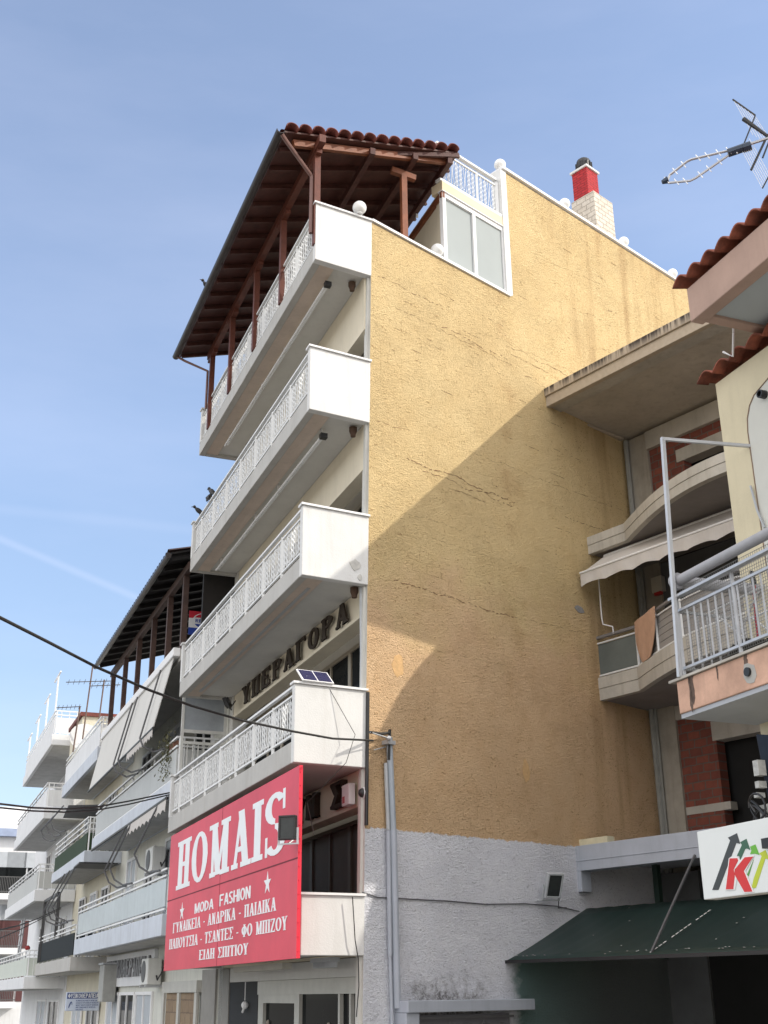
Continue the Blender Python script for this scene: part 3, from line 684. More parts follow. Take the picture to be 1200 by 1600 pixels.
# cracks in the render: thin jagged strips along the courses and the floor beams
ck = MB()
def crackline(x0, y0, x1, y1, wd=.014, jag=.02, gaps=.25):
    a = WW.on(x0, y0); b = WW.on(x1, y1); L = hypot(b[0] - a[0], b[1] - a[1]); n = max(3, int(L / .05)); P = []
    y = 0
    for i in range(n + 1):
        f = i / n; y = y * .8 + random.uniform(-jag, jag); P.append((a[0] + (b[0] - a[0]) * f, a[1] + (b[1] - a[1]) * f + y))
    for i, ((a0, c0), (a1, c1)) in enumerate(zip(P, P[1:])):
        if random.random() < gaps: continue
        w0 = wd * random.uniform(.15, 1.0); w1 = wd * random.uniform(.15, 1.0)
        ck.add([WW.p(a0, .004, c0 - w0 / 2), WW.p(a1, .004, c1 - w1 / 2), WW.p(a1, .004, c1 + w1 / 2), WW.p(a0, .004, c0 + w0 / 2)], [(0, 1, 2, 3)])
for L_ in ((590, 432, 690, 478, .016), (618, 480, 800, 572, .012), (690, 510, 795, 562, .022), (620, 515, 700, 550, .010), (636, 715, 805, 785, .024), (660, 735, 800, 790, .018), (700, 760, 760, 785, .014),
           (615, 905, 805, 965, .022), (805, 965, 925, 990, .010), (880, 805, 975, 840, .016), (785, 535, 890, 588, .012), (800, 555, 960, 640, .008), (720, 700, 975, 800, .008),
           (755, 520, 980, 620, .006), (860, 410, 960, 455, .007), (812, 440, 822, 460, .016), (815, 410, 812, 450, .010), (640, 418, 640, 445, .008), (775, 478, 783, 500, .012), (870, 345, 873, 370, .010), (905, 370, 925, 390, .012),
           (955, 412, 968, 420, .014), (950, 485, 965, 492, .018), (820, 588, 838, 592, .014), (1010, 470, 1018, 490, .008), (600, 405, 612, 392, .008),
           (760, 560, 775, 580, .010), (893, 480, 940, 500, .008), (590, 660, 640, 672, .012), (600, 790, 780, 850, .006), (640, 830, 800, 880, .006), (650, 1010, 790, 1040, .006)):
    crackline(*L_[:4], wd=L_[4])
for _ in range(90):
    h = random.uniform(.4, 10); z = random.choice([random.uniform(9, 18.5), random.uniform(12, 15)])
    if h < 3.9 and z > 15.5 or h > 6 and z < 14.5 or h>7: 
        if z < 14.6: continue
    if h < 3.9 and z > 15.5: continue
    z = round(z / .19) * .19; L = random.uniform(.08, .45)
    for i in range(int(L / .05) + 1):
        a = h + i * .05
        if random.random() < .3: continue
        ck.add([WW.p(a, .003, z - .003), WW.p(a + .05, .003, z - .002 + random.uniform(-.008, .008)), WW.p(a + .05, .003, z + .004 + random.uniform(0, .004)), WW.p(a, .003, z + .004)], [(0, 1, 2, 3)])
ck.build('render_crack', crack, main)
t = MB()
for cx, cy, rx, rz_ in ((622, 1040, .14, .20), (822, 1205, .10, .20)):
    a, c = WW.on(cx, cy); n = 18
    t.prism(WW, [(a + rx * cos(2 * pi * i / n) * random.uniform(.75, 1.1), c + rz_ * sin(2 * pi * i / n) * random.uniform(.8, 1.1)) for i in range(n)], .0005, .0035)
t.build_each('patched_render', M('orange_patch', (.60, .38, .18), .9, .25, 8, .6, 30), main)
a, c = WW.on(905, 952); t = MB(); n = 14; t.prism(WW, [(a + .16 * cos(2 * pi * i / n) * random.uniform(.7, 1.1), c + .07 * sin(2 * pi * i / n) * random.uniform(.8, 1.1)) for i in range(n)], .0005, .008)
t.build('cement_patch', M('grey_cement', (.26, .25, .24), .9, .3, 15), main)
t = MB(); q_ = WW.p(h0(8.9), 0.012, 0); SW = Fr(q_, (FF.p(-0.116 * 1.15, 1.15, 0) - q_) / np.linalg.norm(FF.p(-0.116 * 1.15, 1.15, 0) - q_), np.cross(ZV, (FF.p(-0.116 * 1.15, 1.15, 0) - q_)) / np.linalg.norm(FF.p(-0.116 * 1.15, 1.15, 0) - q_))
n = 12
for ca, cc, ra, rc in ((.24, 9.06, .10, .10), (.15, 8.86, .05, .05)): t.prism(SW, [(ca + ra * cos(2 * pi * i / n) * random.uniform(.6, 1.15), cc + rc * sin(2 * pi * i / n) * random.uniform(.6, 1.15)) for i in range(n)], -.012, .012)
t.build_each('paint_flake', M('bare_plaster', (.52, .51, .48), .95, .25, 12), main)
# ledge over the little gate at the foot of the wall
t = MB(); t.box(WW, .46, 3.2, .0, .30, 2.44, 2.60); t.box(WW, .46, .72, .0, .26, 0.2, 2.438)
ld = t.build('door_hood', mgrey, main, bevel=.01)
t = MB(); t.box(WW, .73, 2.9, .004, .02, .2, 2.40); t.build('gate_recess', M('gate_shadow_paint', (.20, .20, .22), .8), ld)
t = MB()
for k in range(5):
    a0 = .95 + k * .36; R = .16
    t.tube([WW.p(a0, .12, .3), WW.p(a0, .12, 2.05), WW.p(a0 + .05, .12, 2.2), WW.p(a0 + .18, .12, 2.28 + .02 * (k % 2)), WW.p(a0 + .36, .12, 2.24), WW.p(a0 + .44, .12, 2.1), WW.p(a0 + .40, .12, 1.95), WW.p(a0 + .30, .12, 1.95)], .012, 6)
t.beam(WW.p(.75, .12, 2.36), WW.p(2.88, .12, 2.36), .03, .03)
t.build('iron_scroll', M('grey_iron', (.15, .15, .16), .5), ld, smooth=40)

# ---------------------------------------------------------------- big red shop sign
BS = 1.27
SG = Fr(FF.p(0, BS, 0), -FF.u, FF.v)      # reads left to right
def so2(x, y): return SG.on(x, y)
def zs(zx, zy): return so2(230 + zx / 2.927, 1180 + zy / 2.927)
L0, L1 = so2(266.6, 1308), so2(256.3, 1521.6); R0, R1 = so2(466.8, 1195), so2(464.7, 1491)
sx0, sx1 = (L0[0] + L1[0]) / 2, (R0[0] + R1[0]) / 2; sz0, sz1 = (L1[1] + R1[1]) / 2, min((L0[1] + R0[1]) / 2, 5.82)
t = MB(); t.box(SG, sx0, sx1, -.03, 0, sz0, sz1)
sign = t.build('shop_sign', red, None, 'large red fashion shop sign with white lettering along the first balcony', 'sign')
t = MB(); t.box(SG, sx1, sx1 + .004, -.05, .004, sz0, sz1)
for i in range(14): c = sz0 + (sz1 - sz0) * (i + .5) / 14; t.lathe(SG.p(sx1 + .004, -.02, c), [(.012, 0), (.010, .008)], 8, axis=SG.u)
t.build('sign_edge', redside, sign)
t = MB(); m1 = zs(400, 568)[1]; m1 = (zs(93, 675)[1] + zs(690, 460)[1]) / 2
t.box(SG, sx0, sx1, .0006, .003, m1 - .010, m1 + .010); sxm = zs(340, 400)[0]
t.box(SG, sxm - .006, sxm + .006, .0006, .003, sz0, m1 - .012); t.box(SG, sxm - .006, sxm + .006, .0006, .003, m1 + .012, sz1)
t.build('panel_joint', M('dark_red_joint', (.16, .01, .02), .7), sign)
def sgtext(text, zl, zb, zr, zt, name, **k):
    # bottom left and top right corner of the line on the enlarged photograph of the sign
    a0, c0 = zs(*zl); _, c1 = zs(*zb); a1, d0 = zs(*zr); _, d1 = zs(*zt)
    i = 0
    for word in text.split(' '):                     # each word is a part of the sign
        t = MB(); write(t, SG, text, a0, a1, (c0 + d0) / 2, (c1 + d1) / 2, .001, .006, pick=(i, i + len(word)), **k)
        t.build(name if word != '-' else 'sign_dash', signw, sign); i += len(word) + 1
sgtext('HOMAIS', (132, 618), (145, 400), (632, 440), (628, 152), 'shop_name_lettering', T=.22, t=.09, ser=.08, st=.09, gap=.06)
sgtext('MODA', (217, 728), (217, 680), (303, 700), (303, 655), 'sign_word', T=.19, t=.15, ser=0, gap=.07)
sgtext('FASHION', (331, 695), (331, 640), (473, 650), (473, 595), 'sign_word', T=.19, t=.15, ser=0, gap=.07)
sgtext('ΓΥΝΑΙΚΕΙΑ - ΑΝΔΡΙΚΑ - ΠΑΙΔΙΚΑ', (117, 823), (117, 772), (590, 700), (590, 645), 'sign_word', T=.20, t=.09, ser=.06, st=.06, gap=.05)
sgtext('ΠΑΠΟΥΤΣΙΑ - ΤΣΑΝΤΕΣ - ΦΟ ΜΠΙΖΟΥ', (100, 898), (100, 848), (642, 785), (642, 728), 'sign_word', T=.20, t=.09, ser=.06, st=.06, gap=.05)
sgtext('ΕΙΔΗ ΣΠΙΤΙΟΥ', (237, 942), (237, 895), (463, 905), (463, 855), 'sign_word', T=.20, t=.09, ser=.06, st=.06, gap=.05)
for zx, zy in ((160, 716), (551, 586)):
    a, c = zs(zx, zy); R = .17
    t = MB(); t.prism(SG, [(a + (R if i % 2 == 0 else R * .38) * sin(pi * i / 5) * 1.15, c + (R if i % 2 == 0 else R * .38) * cos(pi * i / 5)) for i in range(10)], .001, .006)
    t.build('star', signw, sign)

# floodlight clamped to the sign's edge
def floodlight(c, f, w, h, label, arm):
    """c centre, f facing direction."""
    f = np.array(f, float); f /= np.linalg.norm(f); x = np.cross(f, ZV); x /= np.linalg.norm(x); y = np.cross(x, f)
    c = np.array(c, float)
    r = thing('floodlight', label, 'floodlight', c)
    def bx(mb, x0, x1, y0, y1, z0, z1): mb.hexa([c + x * a + y * b + f * d for d in (z0, z1) for a, b in ((x0, y0), (x1, y0), (x1, y1), (x0, y1))])
    t = MB(); bx(t, -w / 2, w / 2, -h / 2, h / 2, -.07, .0); bx(t, -w * .4, w * .4, -h * .4, h * .4, -.11, -.07)
    for a0, a1, b0, b1 in ((-w / 2, w / 2, h / 2 - .03, h / 2), (-w / 2, w / 2, -h / 2, -h / 2 + .03), (-w / 2, -w / 2 + .03, -h / 2 + .03, h / 2 - .03), (w / 2 - .03, w / 2, -h / 2 + .03, h / 2 - .03)): bx(t, a0, a1, b0, b1, .0, .02)
    t.build('housing', arm[2], r, bevel=.006)
    t = MB(); bx(t, -w / 2 + .03, w / 2 - .03, -h / 2 + .03, h / 2 - .03, .002, .010); t.build('glass', M('lamp_glass', (.04, .045, .045), .3, .3, 6, spec=.3), r)
    t = MB(); q = c - f * .05
    t.beam(q - x * (w / 2 + .015), q - x * (w / 2 + .015) - y * (h * .5 + .05), .02, .03); t.beam(q + x * (w / 2 + .015), q + x * (w / 2 + .015) - y * (h * .5 + .05), .02, .03)
    t.beam(q - x * (w / 2 + .03) - y * (h * .5 + .05), q + x * (w / 2 + .03) - y * (h * .5 + .05), .03, .02); t.tube([q - y * (h * .5 + .05), np.array(arm[0], float)], .013, 6)
    t.build('bracket', arm[1], r); return r
p = so2(457, 1299); floodlight(SG.p(sx1 + .10, .20, p[1]), SG.v * .62 + SG.u * .75 + ZV * .0, .25, .33, 'black floodlight sticking out from the right edge of the red sign', (SG.p(sx1 - .05, .0, p[1] - .1), steel, dark))
p = FF.on(382, 1094, .3); floodlight(FF.p(7.75, .32, 8.5), FF.v * .8 + FF.u * .4 - ZV * .4, .24, .2, 'small black floodlight under the soffit beside the raised letters', (FF.p(7.95, .05, 8.62), dark, dark))
p = WW.on(866, 1384, .3); floodlight(WW.p(p[0], .30, p[1]), WW.v * .85 - WW.u * .25 - ZV * .35, .30, .40, 'grey floodlight on the white wall above the wire', (WW.p(p[0] - .12, .01, p[1] - .22), grey, grey))

# ---------------------------------------------------------------- raised letters on the beams
b3 = FL[2][0]
L3 = Fr(FF.p(0, .035, 0), -FF.u, FF.v)
t0 = thing('raised_letters', 'row of bronze Greek letters on the cream beam under the third balcony', 'lettering', FF.p(4, 0, 8.36))
word = 'ΥΠΕΡΑΓΟΡΑ'; xs0 = -7.45; stp = (7.45 - .72) / 9
pos = [(385, 1085), (402, 1062), (426, 1042), (437, 1041), (452, 1026), (471, 1013), (491, 1003), (511, 985), (536, 963)]
for i, ch in enumerate(word):
    a = xs0 + stp * i + .1
    t = MB(); write(t, L3, ch, a, a + .58, b3 - .385, b3 - .005, .002, .035, T=.22, t=.13, ser=.05, st=.11); t.build('letter', bronze, t0)
b2 = FL[1][0]
t0 = thing('raised_letters', 'dark Greek letters half hidden behind the red sign on the beam above the shutters', 'lettering', FF.p(2, 0, 5.4))
for ch, s0, wd in (('Ν', 2.55, .6), ('Υ', 3.35, .6), ('Σ', 1.25, .6), ('Ο', 4.2, .6)):
    t = MB(); write(t, L3, ch, -s0 - wd / 2, -s0 + wd / 2, b2 - .42, b2 - .02, -.05, .05, T=.24, t=.13, ser=.04, st=.11); t.build('letter', bronze, t0)
a, c = FF.on(543, 1242, .10)
t0 = thing('alarm_box', 'small white alarm siren box on the beam above the brown shutters', 'alarm', FF.p(a, .05, c - .15))
t = MB(); t.box(FF, a - .16, a + .16, .03, .14, c - .16, c + .16); t.build('casing', alu, t0, bevel=.012)
t = MB(); t.box(FF, a + .02, a + .12, .141, .145, c - .12, c - .02); t.build('red_lens', M('red_lens', (.5, .03, .03), .3), t0)
p = FF.p(.02, .09, 5.48); t0 = thing('security_camera', 'black domed camera on the grey pillar by the corner', 'camera', p)
t = MB(); t.ball(p, .07, 12); t.build('dome', dark, t0, smooth=50); t = MB(); t.lathe(p - FF.v * .04, [(.085, 0), (.085, .04)], 14, axis=FF.v); t.build('base', alu, t0)
# solar panel on the second balcony's corner
z2 = FL[1][0] + 1.19
q = FF.p(-.10, 1.08, z2 + .12)
t0 = thing('solar_panel', 'small blue solar panel tilted on the parapet corner of the second balcony', 'solar panel', q - ZV * .1)
x = az(AB); yv = -az(AB + 90) * .62 + ZV * .55; yv = yv / np.linalg.norm(yv); nn = np.cross(x, yv)
def pbox(mb, x0, x1, y0, y1, d0, d1): mb.hexa([q + x * a + yv * b + nn * d for d in (d0, d1) for a, b in ((x0, y0), (x1, y0), (x1, y1), (x0, y1))])
t = MB(); pbox(t, -.06, .46, -.14, .20, -.02, .0); t.build('frame', alu, t0)
t = MB(); pbox(t, -.04, .19, -.12, .18, .001, .004); pbox(t, .21, .44, -.12, .18, .001, .004); t.build('cell', M('solar_cell', (.035, .035, .09), .2, .2, 9), t0)
t = MB(); t.tube([q + x * .05, q - ZV * .14 - FF.v * .02], .012, 6); t.build('stand', steel, t0)
t = MB(); a = q + x * .34; t.tube([a - ZV * .02, WW.p(-.32, .03, 6.3) - FF.u * .05, WW.p(-.5, .03, 5.86) - FF.u * .05, FF.p(.05, .95, 5.3), FF.p(-.3, .95, 4.8)], .005, 4)
t.build('panel_lead', wire_m, None, 'thin black lead hanging down from the solar panel over the white parapet', 'cable', loc=a)

# ---------------------------------------------------------------- pipes and cables on the wall
a0, c0 = WW.on(608, 1152, .08); a1, c1 = WW.on(618, 1558, .08)
t0 = thing('conduit_pipe', 'thick grey plastic conduit running up the wall, the taller of the pair', 'pipe', WW.p(a0, .06, c1))
t = MB(); t.tube([WW.p(a0 + .01, .07, c0), WW.p(a0 + .07, .07, 4.95)], .05, 10); t.build('upper_pipe', M('blue_grey_pipe', (.36, .40, .45), .5), t0)
t = MB(); t.tube([WW.p(a0 + .07, .07, 4.96), WW.p(a1 + .04, .07, 2.5)], .055, 10); t.build('painted_pipe', mgrey, t0)
t = MB(); t.box(WW, a0 - .1, a0 + .06, .02, .16, c0 - .12, c0 - .06); t.build('clamp', steel, t0)
t0 = thing('conduit_pipe', 'thin grey conduit beside the thick one, the shorter of the pair', 'pipe', WW.p(a0 - .1, .06, c1))
t = MB(); t.tube([WW.p(a0 - .06, .06, 5.95), WW.p(a0 - .02, .06, 4.96)], .03, 8); t.build('upper_pipe', grey, t0)
t = MB(); t.tube([WW.p(a0 - .02, .06, 4.95), WW.p(a1 - .08, .06, 3.2)], .034, 8); t.tube([WW.p(a1 - .08, .06, 3.2), WW.p(a1 - .05, .06, 2.1)], .024, 8); t.build('painted_pipe', mgrey, t0)
t = MB(); t.tube([WW.p(h0(7.1) + .0, .03, 7.0), WW.p(h0(5.9) - .02, .03, 5.0)], .03, 8); t.build('downpipe', dark, None, 'black pipe down the joint beside the second balcony', 'pipe')
def sag(p, q, s, n=14): return [np.array(p) * (1 - f) + np.array(q) * f - ZV * s * 4 * f * (1 - f) for f in [i / n for i in range(n + 1)]]
top = WW.p(a0, .10, c0 + .05)
FAR = CAM + ray(0, 965) * 11.0
join = WW.p(-.22, .28, 6.32)
def px_on(x, y, d): return CAM + ray(x, y) * d
t = MB(); t.tube([WW.p(a0 - .02, .09, 6.0), top + ZV * .07, top - WW.u * .06 + WW.v * .03, WW.p(.12, .15, 6.36), join] , .022, 8)
A = np.array(join); Bp = px_on(-60, 935, 9.5)
mid = px_on(300, 1102, np.linalg.norm(A - CAM) * .62)
pts = []
d0 = (A - CAM) @ FW; xy = [(583, 1157), (520, 1154), (459, 1143), (380, 1126), (300, 1103), (230, 1077), (150, 1042), (75, 1003), (0, 965), (-80, 922)]
for i, (x, y) in enumerate(xy): pts.append(CAM + ray(x, y) * (d0 * (1 - i / (len(xy) - 1)) + 8.5 * i / (len(xy) - 1)))
t.tube(pts, .015, 8)
t.build('power_cable', wire_m, None, 'thick black power cable slung over the street to the wall bracket', 'cable', smooth=60)
t = MB(); t.tube([WW.p(a0 - .05, .06, 6.28), WW.p(a0 - .12, .20, 6.30), join], .012, 6); t.ball(WW.p(a0 - .12, .2, 6.3), .04, 8); t.tube([WW.p(a0 - .05, .05, 6.2), WW.p(a0 - .2, .08, 6.15), WW.p(a0 - .3, .06, 6.12)], .010, 5)
t.build('cable_hook', steel, None, 'steel eye bracket holding the power cable to the conduit', 'bracket')
t = MB(); P = [WW.on(x, y, .02) for x, y in ((566, 1394), (590, 1402), (625, 1404), (700, 1408), (760, 1413), (820, 1412), (870, 1416), (905, 1424))]
t.tube([WW.p(a, .02, c) for a, c in P], .010, 5); a, c = WW.on(866, 1403, .1); t.tube([WW.p(a, .2, c), WW.p(a + .15, .05, c - .15), WW.p(*[WW.on(885, 1418, .02)[0], .02, WW.on(885, 1418, .02)[1]])], .008, 5)
t.build('wall_wire', M('grey_wire', (.09, .09, .10), .6), None, 'thin dark wire strung across the white part of the wall', 'cable')
t = MB(); a, c = FF.on(563, 1393, .02); t.tube([WW.p(-.35, .03, 3.98), WW.p(-.30, .03, 3.4), WW.p(-.24, .03, 3.15), WW.p(-.22, .02, 2.8), WW.p(-.27, .02, 2.4)], .008, 5)
t.build('hanging_wire', wire_m, None, 'loose black wire hanging over the lowest white parapet', 'cable')

# ---------------------------------------------------------------- crows
def crow(p, d, label, s=1.0):
    d = np.array(d, float); d /= np.linalg.norm(d); p = np.array(p, float)
    side = np.cross(d, ZV); t = MB()
    up_ = ZV * .75 + d * .66
    prof = [(-.20, .010), (-.14, .028), (-.08, .045), (-.02, .062), (.05, .066), (.11, .055), (.15, .036), (.17, .034)]
    t.tube([p + (d * (h * .72) + ZV * (h * .62 + .17)) * s for h, r in prof], [r * s for h, r in prof], 10)
    hd = p + (d * .15 + ZV * .31) * s
    t.ball(hd, .042 * s, 10); t.tube([hd + d * .03 * s, hd + d * .095 * s - ZV * .008 * s], [.018 * s, .003 * s], 6)
    for sg in (-1, 1): t.tube([p + (side * sg * .045 + d * .09 + ZV * .24) * s, p + (side * sg * .06 + d * -.02 + ZV * .15) * s, p + (side * sg * .02 + d * -.2 + ZV * .0) * s], [.02 * s, .035 * s, .008 * s], 8)
    t.tube([p + (d * -.12 + ZV * .06) * s, p + (d * -.26 - ZV * .04) * s], [.03 * s, .02 * s], 6)
    b = t.build('crow', dark, None, label, 'crow', 'crows on the balconies', smooth=60, loc=p)
    t = MB()
    for sg in (-1, 1): t.tube([p + (side * sg * .025 + ZV * .12) * s, p + (side * sg * .03 + d * .0) * s], .006 * s, 5)
    t.build('leg', dark, b)
z5, b5 = FL[4]; z4, b4 = FL[3]
a, c = FF.on(323, 470, BE + .05); crow(FF.p(a, BE + .05, ZE + .02), FF.v * .9 - FF.u * .3, 'crow perched alone on the eave gutter of the high tiled roof', .85)
pa = FF.on(327, 775, b4 - .06)[0]; crow(FF.p(pa, b4 - .06, z4 + 1.19), FF.u - FF.v * .5, 'crow on the balcony rail standing tight against its neighbour, the lower looking one', .85)
pa = FF.on(332, 768, b4 - .06)[0]; crow(FF.p(pa, b4 - .06, z4 + 1.19), FF.v * .4 + FF.u, 'crow on the balcony rail standing upright with its head raised beside another', .9)
pa = FF.on(312, 803, b4 - .06)[0]; crow(FF.p(min(pa, LEN - .1), b4 - .06, z4 + 1.19), FF.v * .9 + FF.u * .3, 'crow at the far left end of the balcony rail', .85)

# ---------------------------------------------------------------- unfinished concrete block at the right
cb = thing('concrete_building', 'unfinished concrete block with curved balconies and bare red brick infill', 'building', RR.o)
NE = 6.9
QS = float((WW.p(4.84, 0, 0) - RR.o) @ RR.v); QB = 1.55
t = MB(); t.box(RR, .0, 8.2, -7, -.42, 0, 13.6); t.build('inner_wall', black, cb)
t = MB(); t.box(RR, -.05, .62, -.40, 0, 0, 13.62); t.box(RR, NE - .6, NE, -.40, 0, 0, 13.62); t.build_each('column', conc, cb)
t = MB(); t.tube([RR.p(.12, .06, 0), RR.p(.12, .06, 13.6)], .055, 8); t.tube([RR.p(.20, .05, 0), RR.p(.20, .05, 10.7)], .03, 6); t.build_each('drain_pipe', M('grey_drain', (.25, .25, .23), .7, .2, 3), cb)
uvR = lambda P: (float((P - RR.o) @ RR.u), float(P[2]))
t = MB()
t.box(RR, .62, 1.46, -.3, -.06, 4.9, 7.5); t.box(RR, .62, 1.46, -.3, -.06, 10.95, 13.3); t.box(RR, 1.46, 4.0, -.3, -.06, 12.97, 13.3); t.box(RR, 4.2, NE - .6, -.3, -.06, 10.95, 13.3); t.box(RR, 4.2, NE - .6, -.3, -.06, 4.9, 7.5)
t.build_each('brick_infill', brickr, cb, uvf=uvR)
t = MB(); t.box(RR, 1.30, 4.2, -.32, -.03, 12.69, 12.96); t.box(RR, 1.40, 4.2, -.32, -.03, 6.98, 7.34); t.box(RR, .62, 1.62, -.25, -.05, 5.72, 5.86); t.build_each('window_lintel', concl, cb)
t = MB(); t.box(RR, .62, NE - .6, -.36, .04, 13.22, 13.62); t.box(RR, .62, NE - .6, -.36, -.01, 7.5, 7.77); t.build_each('floor_beam', concl, cb)
t = MB(); t.box(RR, .62, 2.4, -.3, -.04, 8.2, 10.7); t.box(RR, 4.6, NE - .6, -.3, -.04, 8.2, 10.7); t.build_each('rendered_wall', M('dark_grey_render', (.12, .125, .13), .9, .15, 2), cb)
t = MB(); t.box(RR, 2.4, 4.6, -.28, -.2, 8.2, 10.7); t.build('balcony_door', glassd, cb)
# roof slab with a stepped drip edge
def roofstain():
    m = bpy.data.materials.new('stained_concrete_edge'); N, L, B = nodes(m); B.inputs['Roughness'].default_value = .9
    g = N.new('ShaderNodeNewGeometry'); sp = N.new('ShaderNodeSeparateXYZ'); L.new(g.outputs['Position'], sp.inputs[0])
    mp = N.new('ShaderNodeMapping'); mp.inputs['Scale'].default_value = (5, 5, .25); L.new(g.outputs['Position'], mp.inputs['Vector'])
    n = N.new('ShaderNodeTexNoise'); n.inputs['Scale'].default_value = 1.6; n.inputs['Detail'].default_value = 8; n.inputs['Roughness'].default_value = .7; L.new(mp.outputs[0], n.inputs['Vector'])
    n2 = N.new('ShaderNodeTexNoise'); n2.inputs['Scale'].default_value = 12; n2.inputs['Detail'].default_value = 6; L.new(g.outputs['Position'], n2.inputs['Vector'])
    a = N.new('ShaderNodeMapRange'); a.inputs['From Min'].default_value = .40; a.inputs['From Max'].default_value = .52; L.new(n.outputs['Fac'], a.inputs['Value'])
    z = N.new('ShaderNodeMapRange'); z.inputs['From Min'].default_value = 13.80; z.inputs['From Max'].default_value = 13.98; L.new(sp.outputs[2], z.inputs['Value'])
    mu = N.new('ShaderNodeMath'); mu.operation = 'MULTIPLY'; L.new(a.outputs[0], mu.inputs[0]); L.new(z.outputs[0], mu.inputs[1])
    x = N.new('ShaderNodeMix'); x.data_type = 'RGBA'; x.inputs['A'].default_value = rgba((.50, .43, .34)); x.inputs['B'].default_value = rgba((.36, .30, .23)); L.new(n2.outputs['Fac'], x.inputs['Factor'])
    y = N.new('ShaderNodeMix'); y.data_type = 'RGBA'; L.new(mu.outputs[0], y.inputs['Factor']); L.new(x.outputs['Result'], y.inputs['A']); y.inputs['B'].default_value = rgba((.05, .04, .035))
    L.new(y.outputs['Result'], B.inputs['Base Color']); return m
t = MB(); t.box(RR, .02, NE, -7, QS - .16, 13.70, 14.0); t.build('roof_slab', M('board_marked_concrete', (.50, .455, .385), .9, .2, 1.0, .4, 14, grime=.4, gcol=(.22, .18, .13)), cb)
t = MB(); t.box(RR, .0, NE + .02, QS - .159, QS, 13.84, 14.02); t.box(RR, .0, NE + .02, QS - .159, QS - .04, 13.62, 13.839); t.box(RR, -.0, .10, QS - 2.5, QS - .16, 13.63, 13.69); t.build('roof_edge', roofstain(), cb, bevel=.008)
t = MB(); t.box(RR, .1, NE, QS - .5, QS - .162, 13.655, 13.699); t.build('drip_band', concl, cb)
# curved balconies
NB_ = 8.0
def bulge(Q=1.15, off=0.0, n=26):
    P = [(.03, QB + off), (1.08, QB + off)]
    for i in range(1, n): f = i / n; P.append((1.08 + 6.2 * f, QB + off + Q * sin(pi * f)))
    return P + [(7.28, QB + off), (NB_, QB + off)]
for z0, z1, nm in ((10.70, 11.05, 0), (7.77, 8.20, 1)):
    f = bulge(); bk = [(NB_, -.03), (.03, -.03)]
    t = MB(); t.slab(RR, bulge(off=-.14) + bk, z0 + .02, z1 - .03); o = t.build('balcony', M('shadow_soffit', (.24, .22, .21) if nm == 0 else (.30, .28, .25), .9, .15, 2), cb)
    t = MB(); h = (z1 - z0) * .5
    t.ribbon(RR, bulge(off=0), z0 + h + .006, z1, .139); t.ribbon(RR, bulge(off=-.012), z0 + .0, z0 + h, .127)
    t.build('balcony_edge', concl, o)
# middle balcony's railing follows the curve
zr = 8.20; RP = bulge(off=-.07)
rl = thing('rail', None, None, RR.p(0, QB, zr)); bpy.data.objects.remove(rl)
t = MB(); t.tube([RR.p(a, b, zr + .79) for a, b in RP], .035, 6); o = t.build('railing', M('dark_grey_rail', (.20, .19, .19), .5), cb)
t = MB()
t.tube([RR.p(a, b, zr + .68) for a, b in RP], .018, 5); t.tube([RR.p(a, b, zr + .05) for a, b in RP], .02, 5)
for a in (.08, 1.08, 1.95, 2.8, 3.7, 4.6, 5.5, 6.4, 7.28):
    b = np.interp(a, [p[0] for p in RP], [p[1] for p in RP]); t.beam(RR.p(a, b, zr), RR.p(a, b, zr + .76), .035, .035)
t.build('rail_post', railw, o)
t = MB(); t.ribbon(RR, [(.10, QB - .085), (1.06, QB - .085)], zr + .08, zr + .66, .012); t.build('glass_panel', M('smoky_glass', (.13, .15, .145), .12, .15, 2), o)
t = MB()
for k in range(5): t.ribbon(RR, [p for p in bulge(off=-.09) if 1.0 < p[0] < 7.3], zr + .07 + k * .122, zr + .07 + k * .122 + .112, .02)
t.build('slat_panel', M('grey_slats', (.27, .255, .24), .8, .12, 3), o)
# ground storey: canopy beam, dark opening
t = MB(); qc = QS
t.box(RR, .0, 3.4, qc - .25, qc, 4.62, 5.04); t.box(RR, .0, .30, qc - .25, qc - .003, 4.28, 4.618); t.box(RR, .0, 3.4, -.1, qc - .252, 4.80, 5.0)
t.box(RR, .0, 3.4, qc + .001, qc + .012, 4.78, 4.795)
cn = t.build('canopy', mgrey, cb, bevel=.006)
t = MB(); t.box(RR, 0, .85, qc - .3, qc - .12, 5.042, 5.16); t.build('canopy_kerb', M('pale_yellow_plaster', (.62, .57, .40), .9, .15, 4), cb)
t = MB(); t.box(RR, .55, .66, .9, 1.0, 3.2, 4.78); t.build('canopy_post', M('dark_green_metal', (.025, .05, .04), .5), cb)
t = MB(); t.box(RR, -.02, .9, .09, .16, 0, 4.7); t.build('side_wall', M('dark_grey_render', (.12, .125, .13)), cb)
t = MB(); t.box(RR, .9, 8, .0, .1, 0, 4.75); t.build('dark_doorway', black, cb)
t = MB(); t.box(RR, 3.4, 6.9, QS - .3, QS, 4.3, 5.0); t.build('canopy_continuation', mgrey, cn)

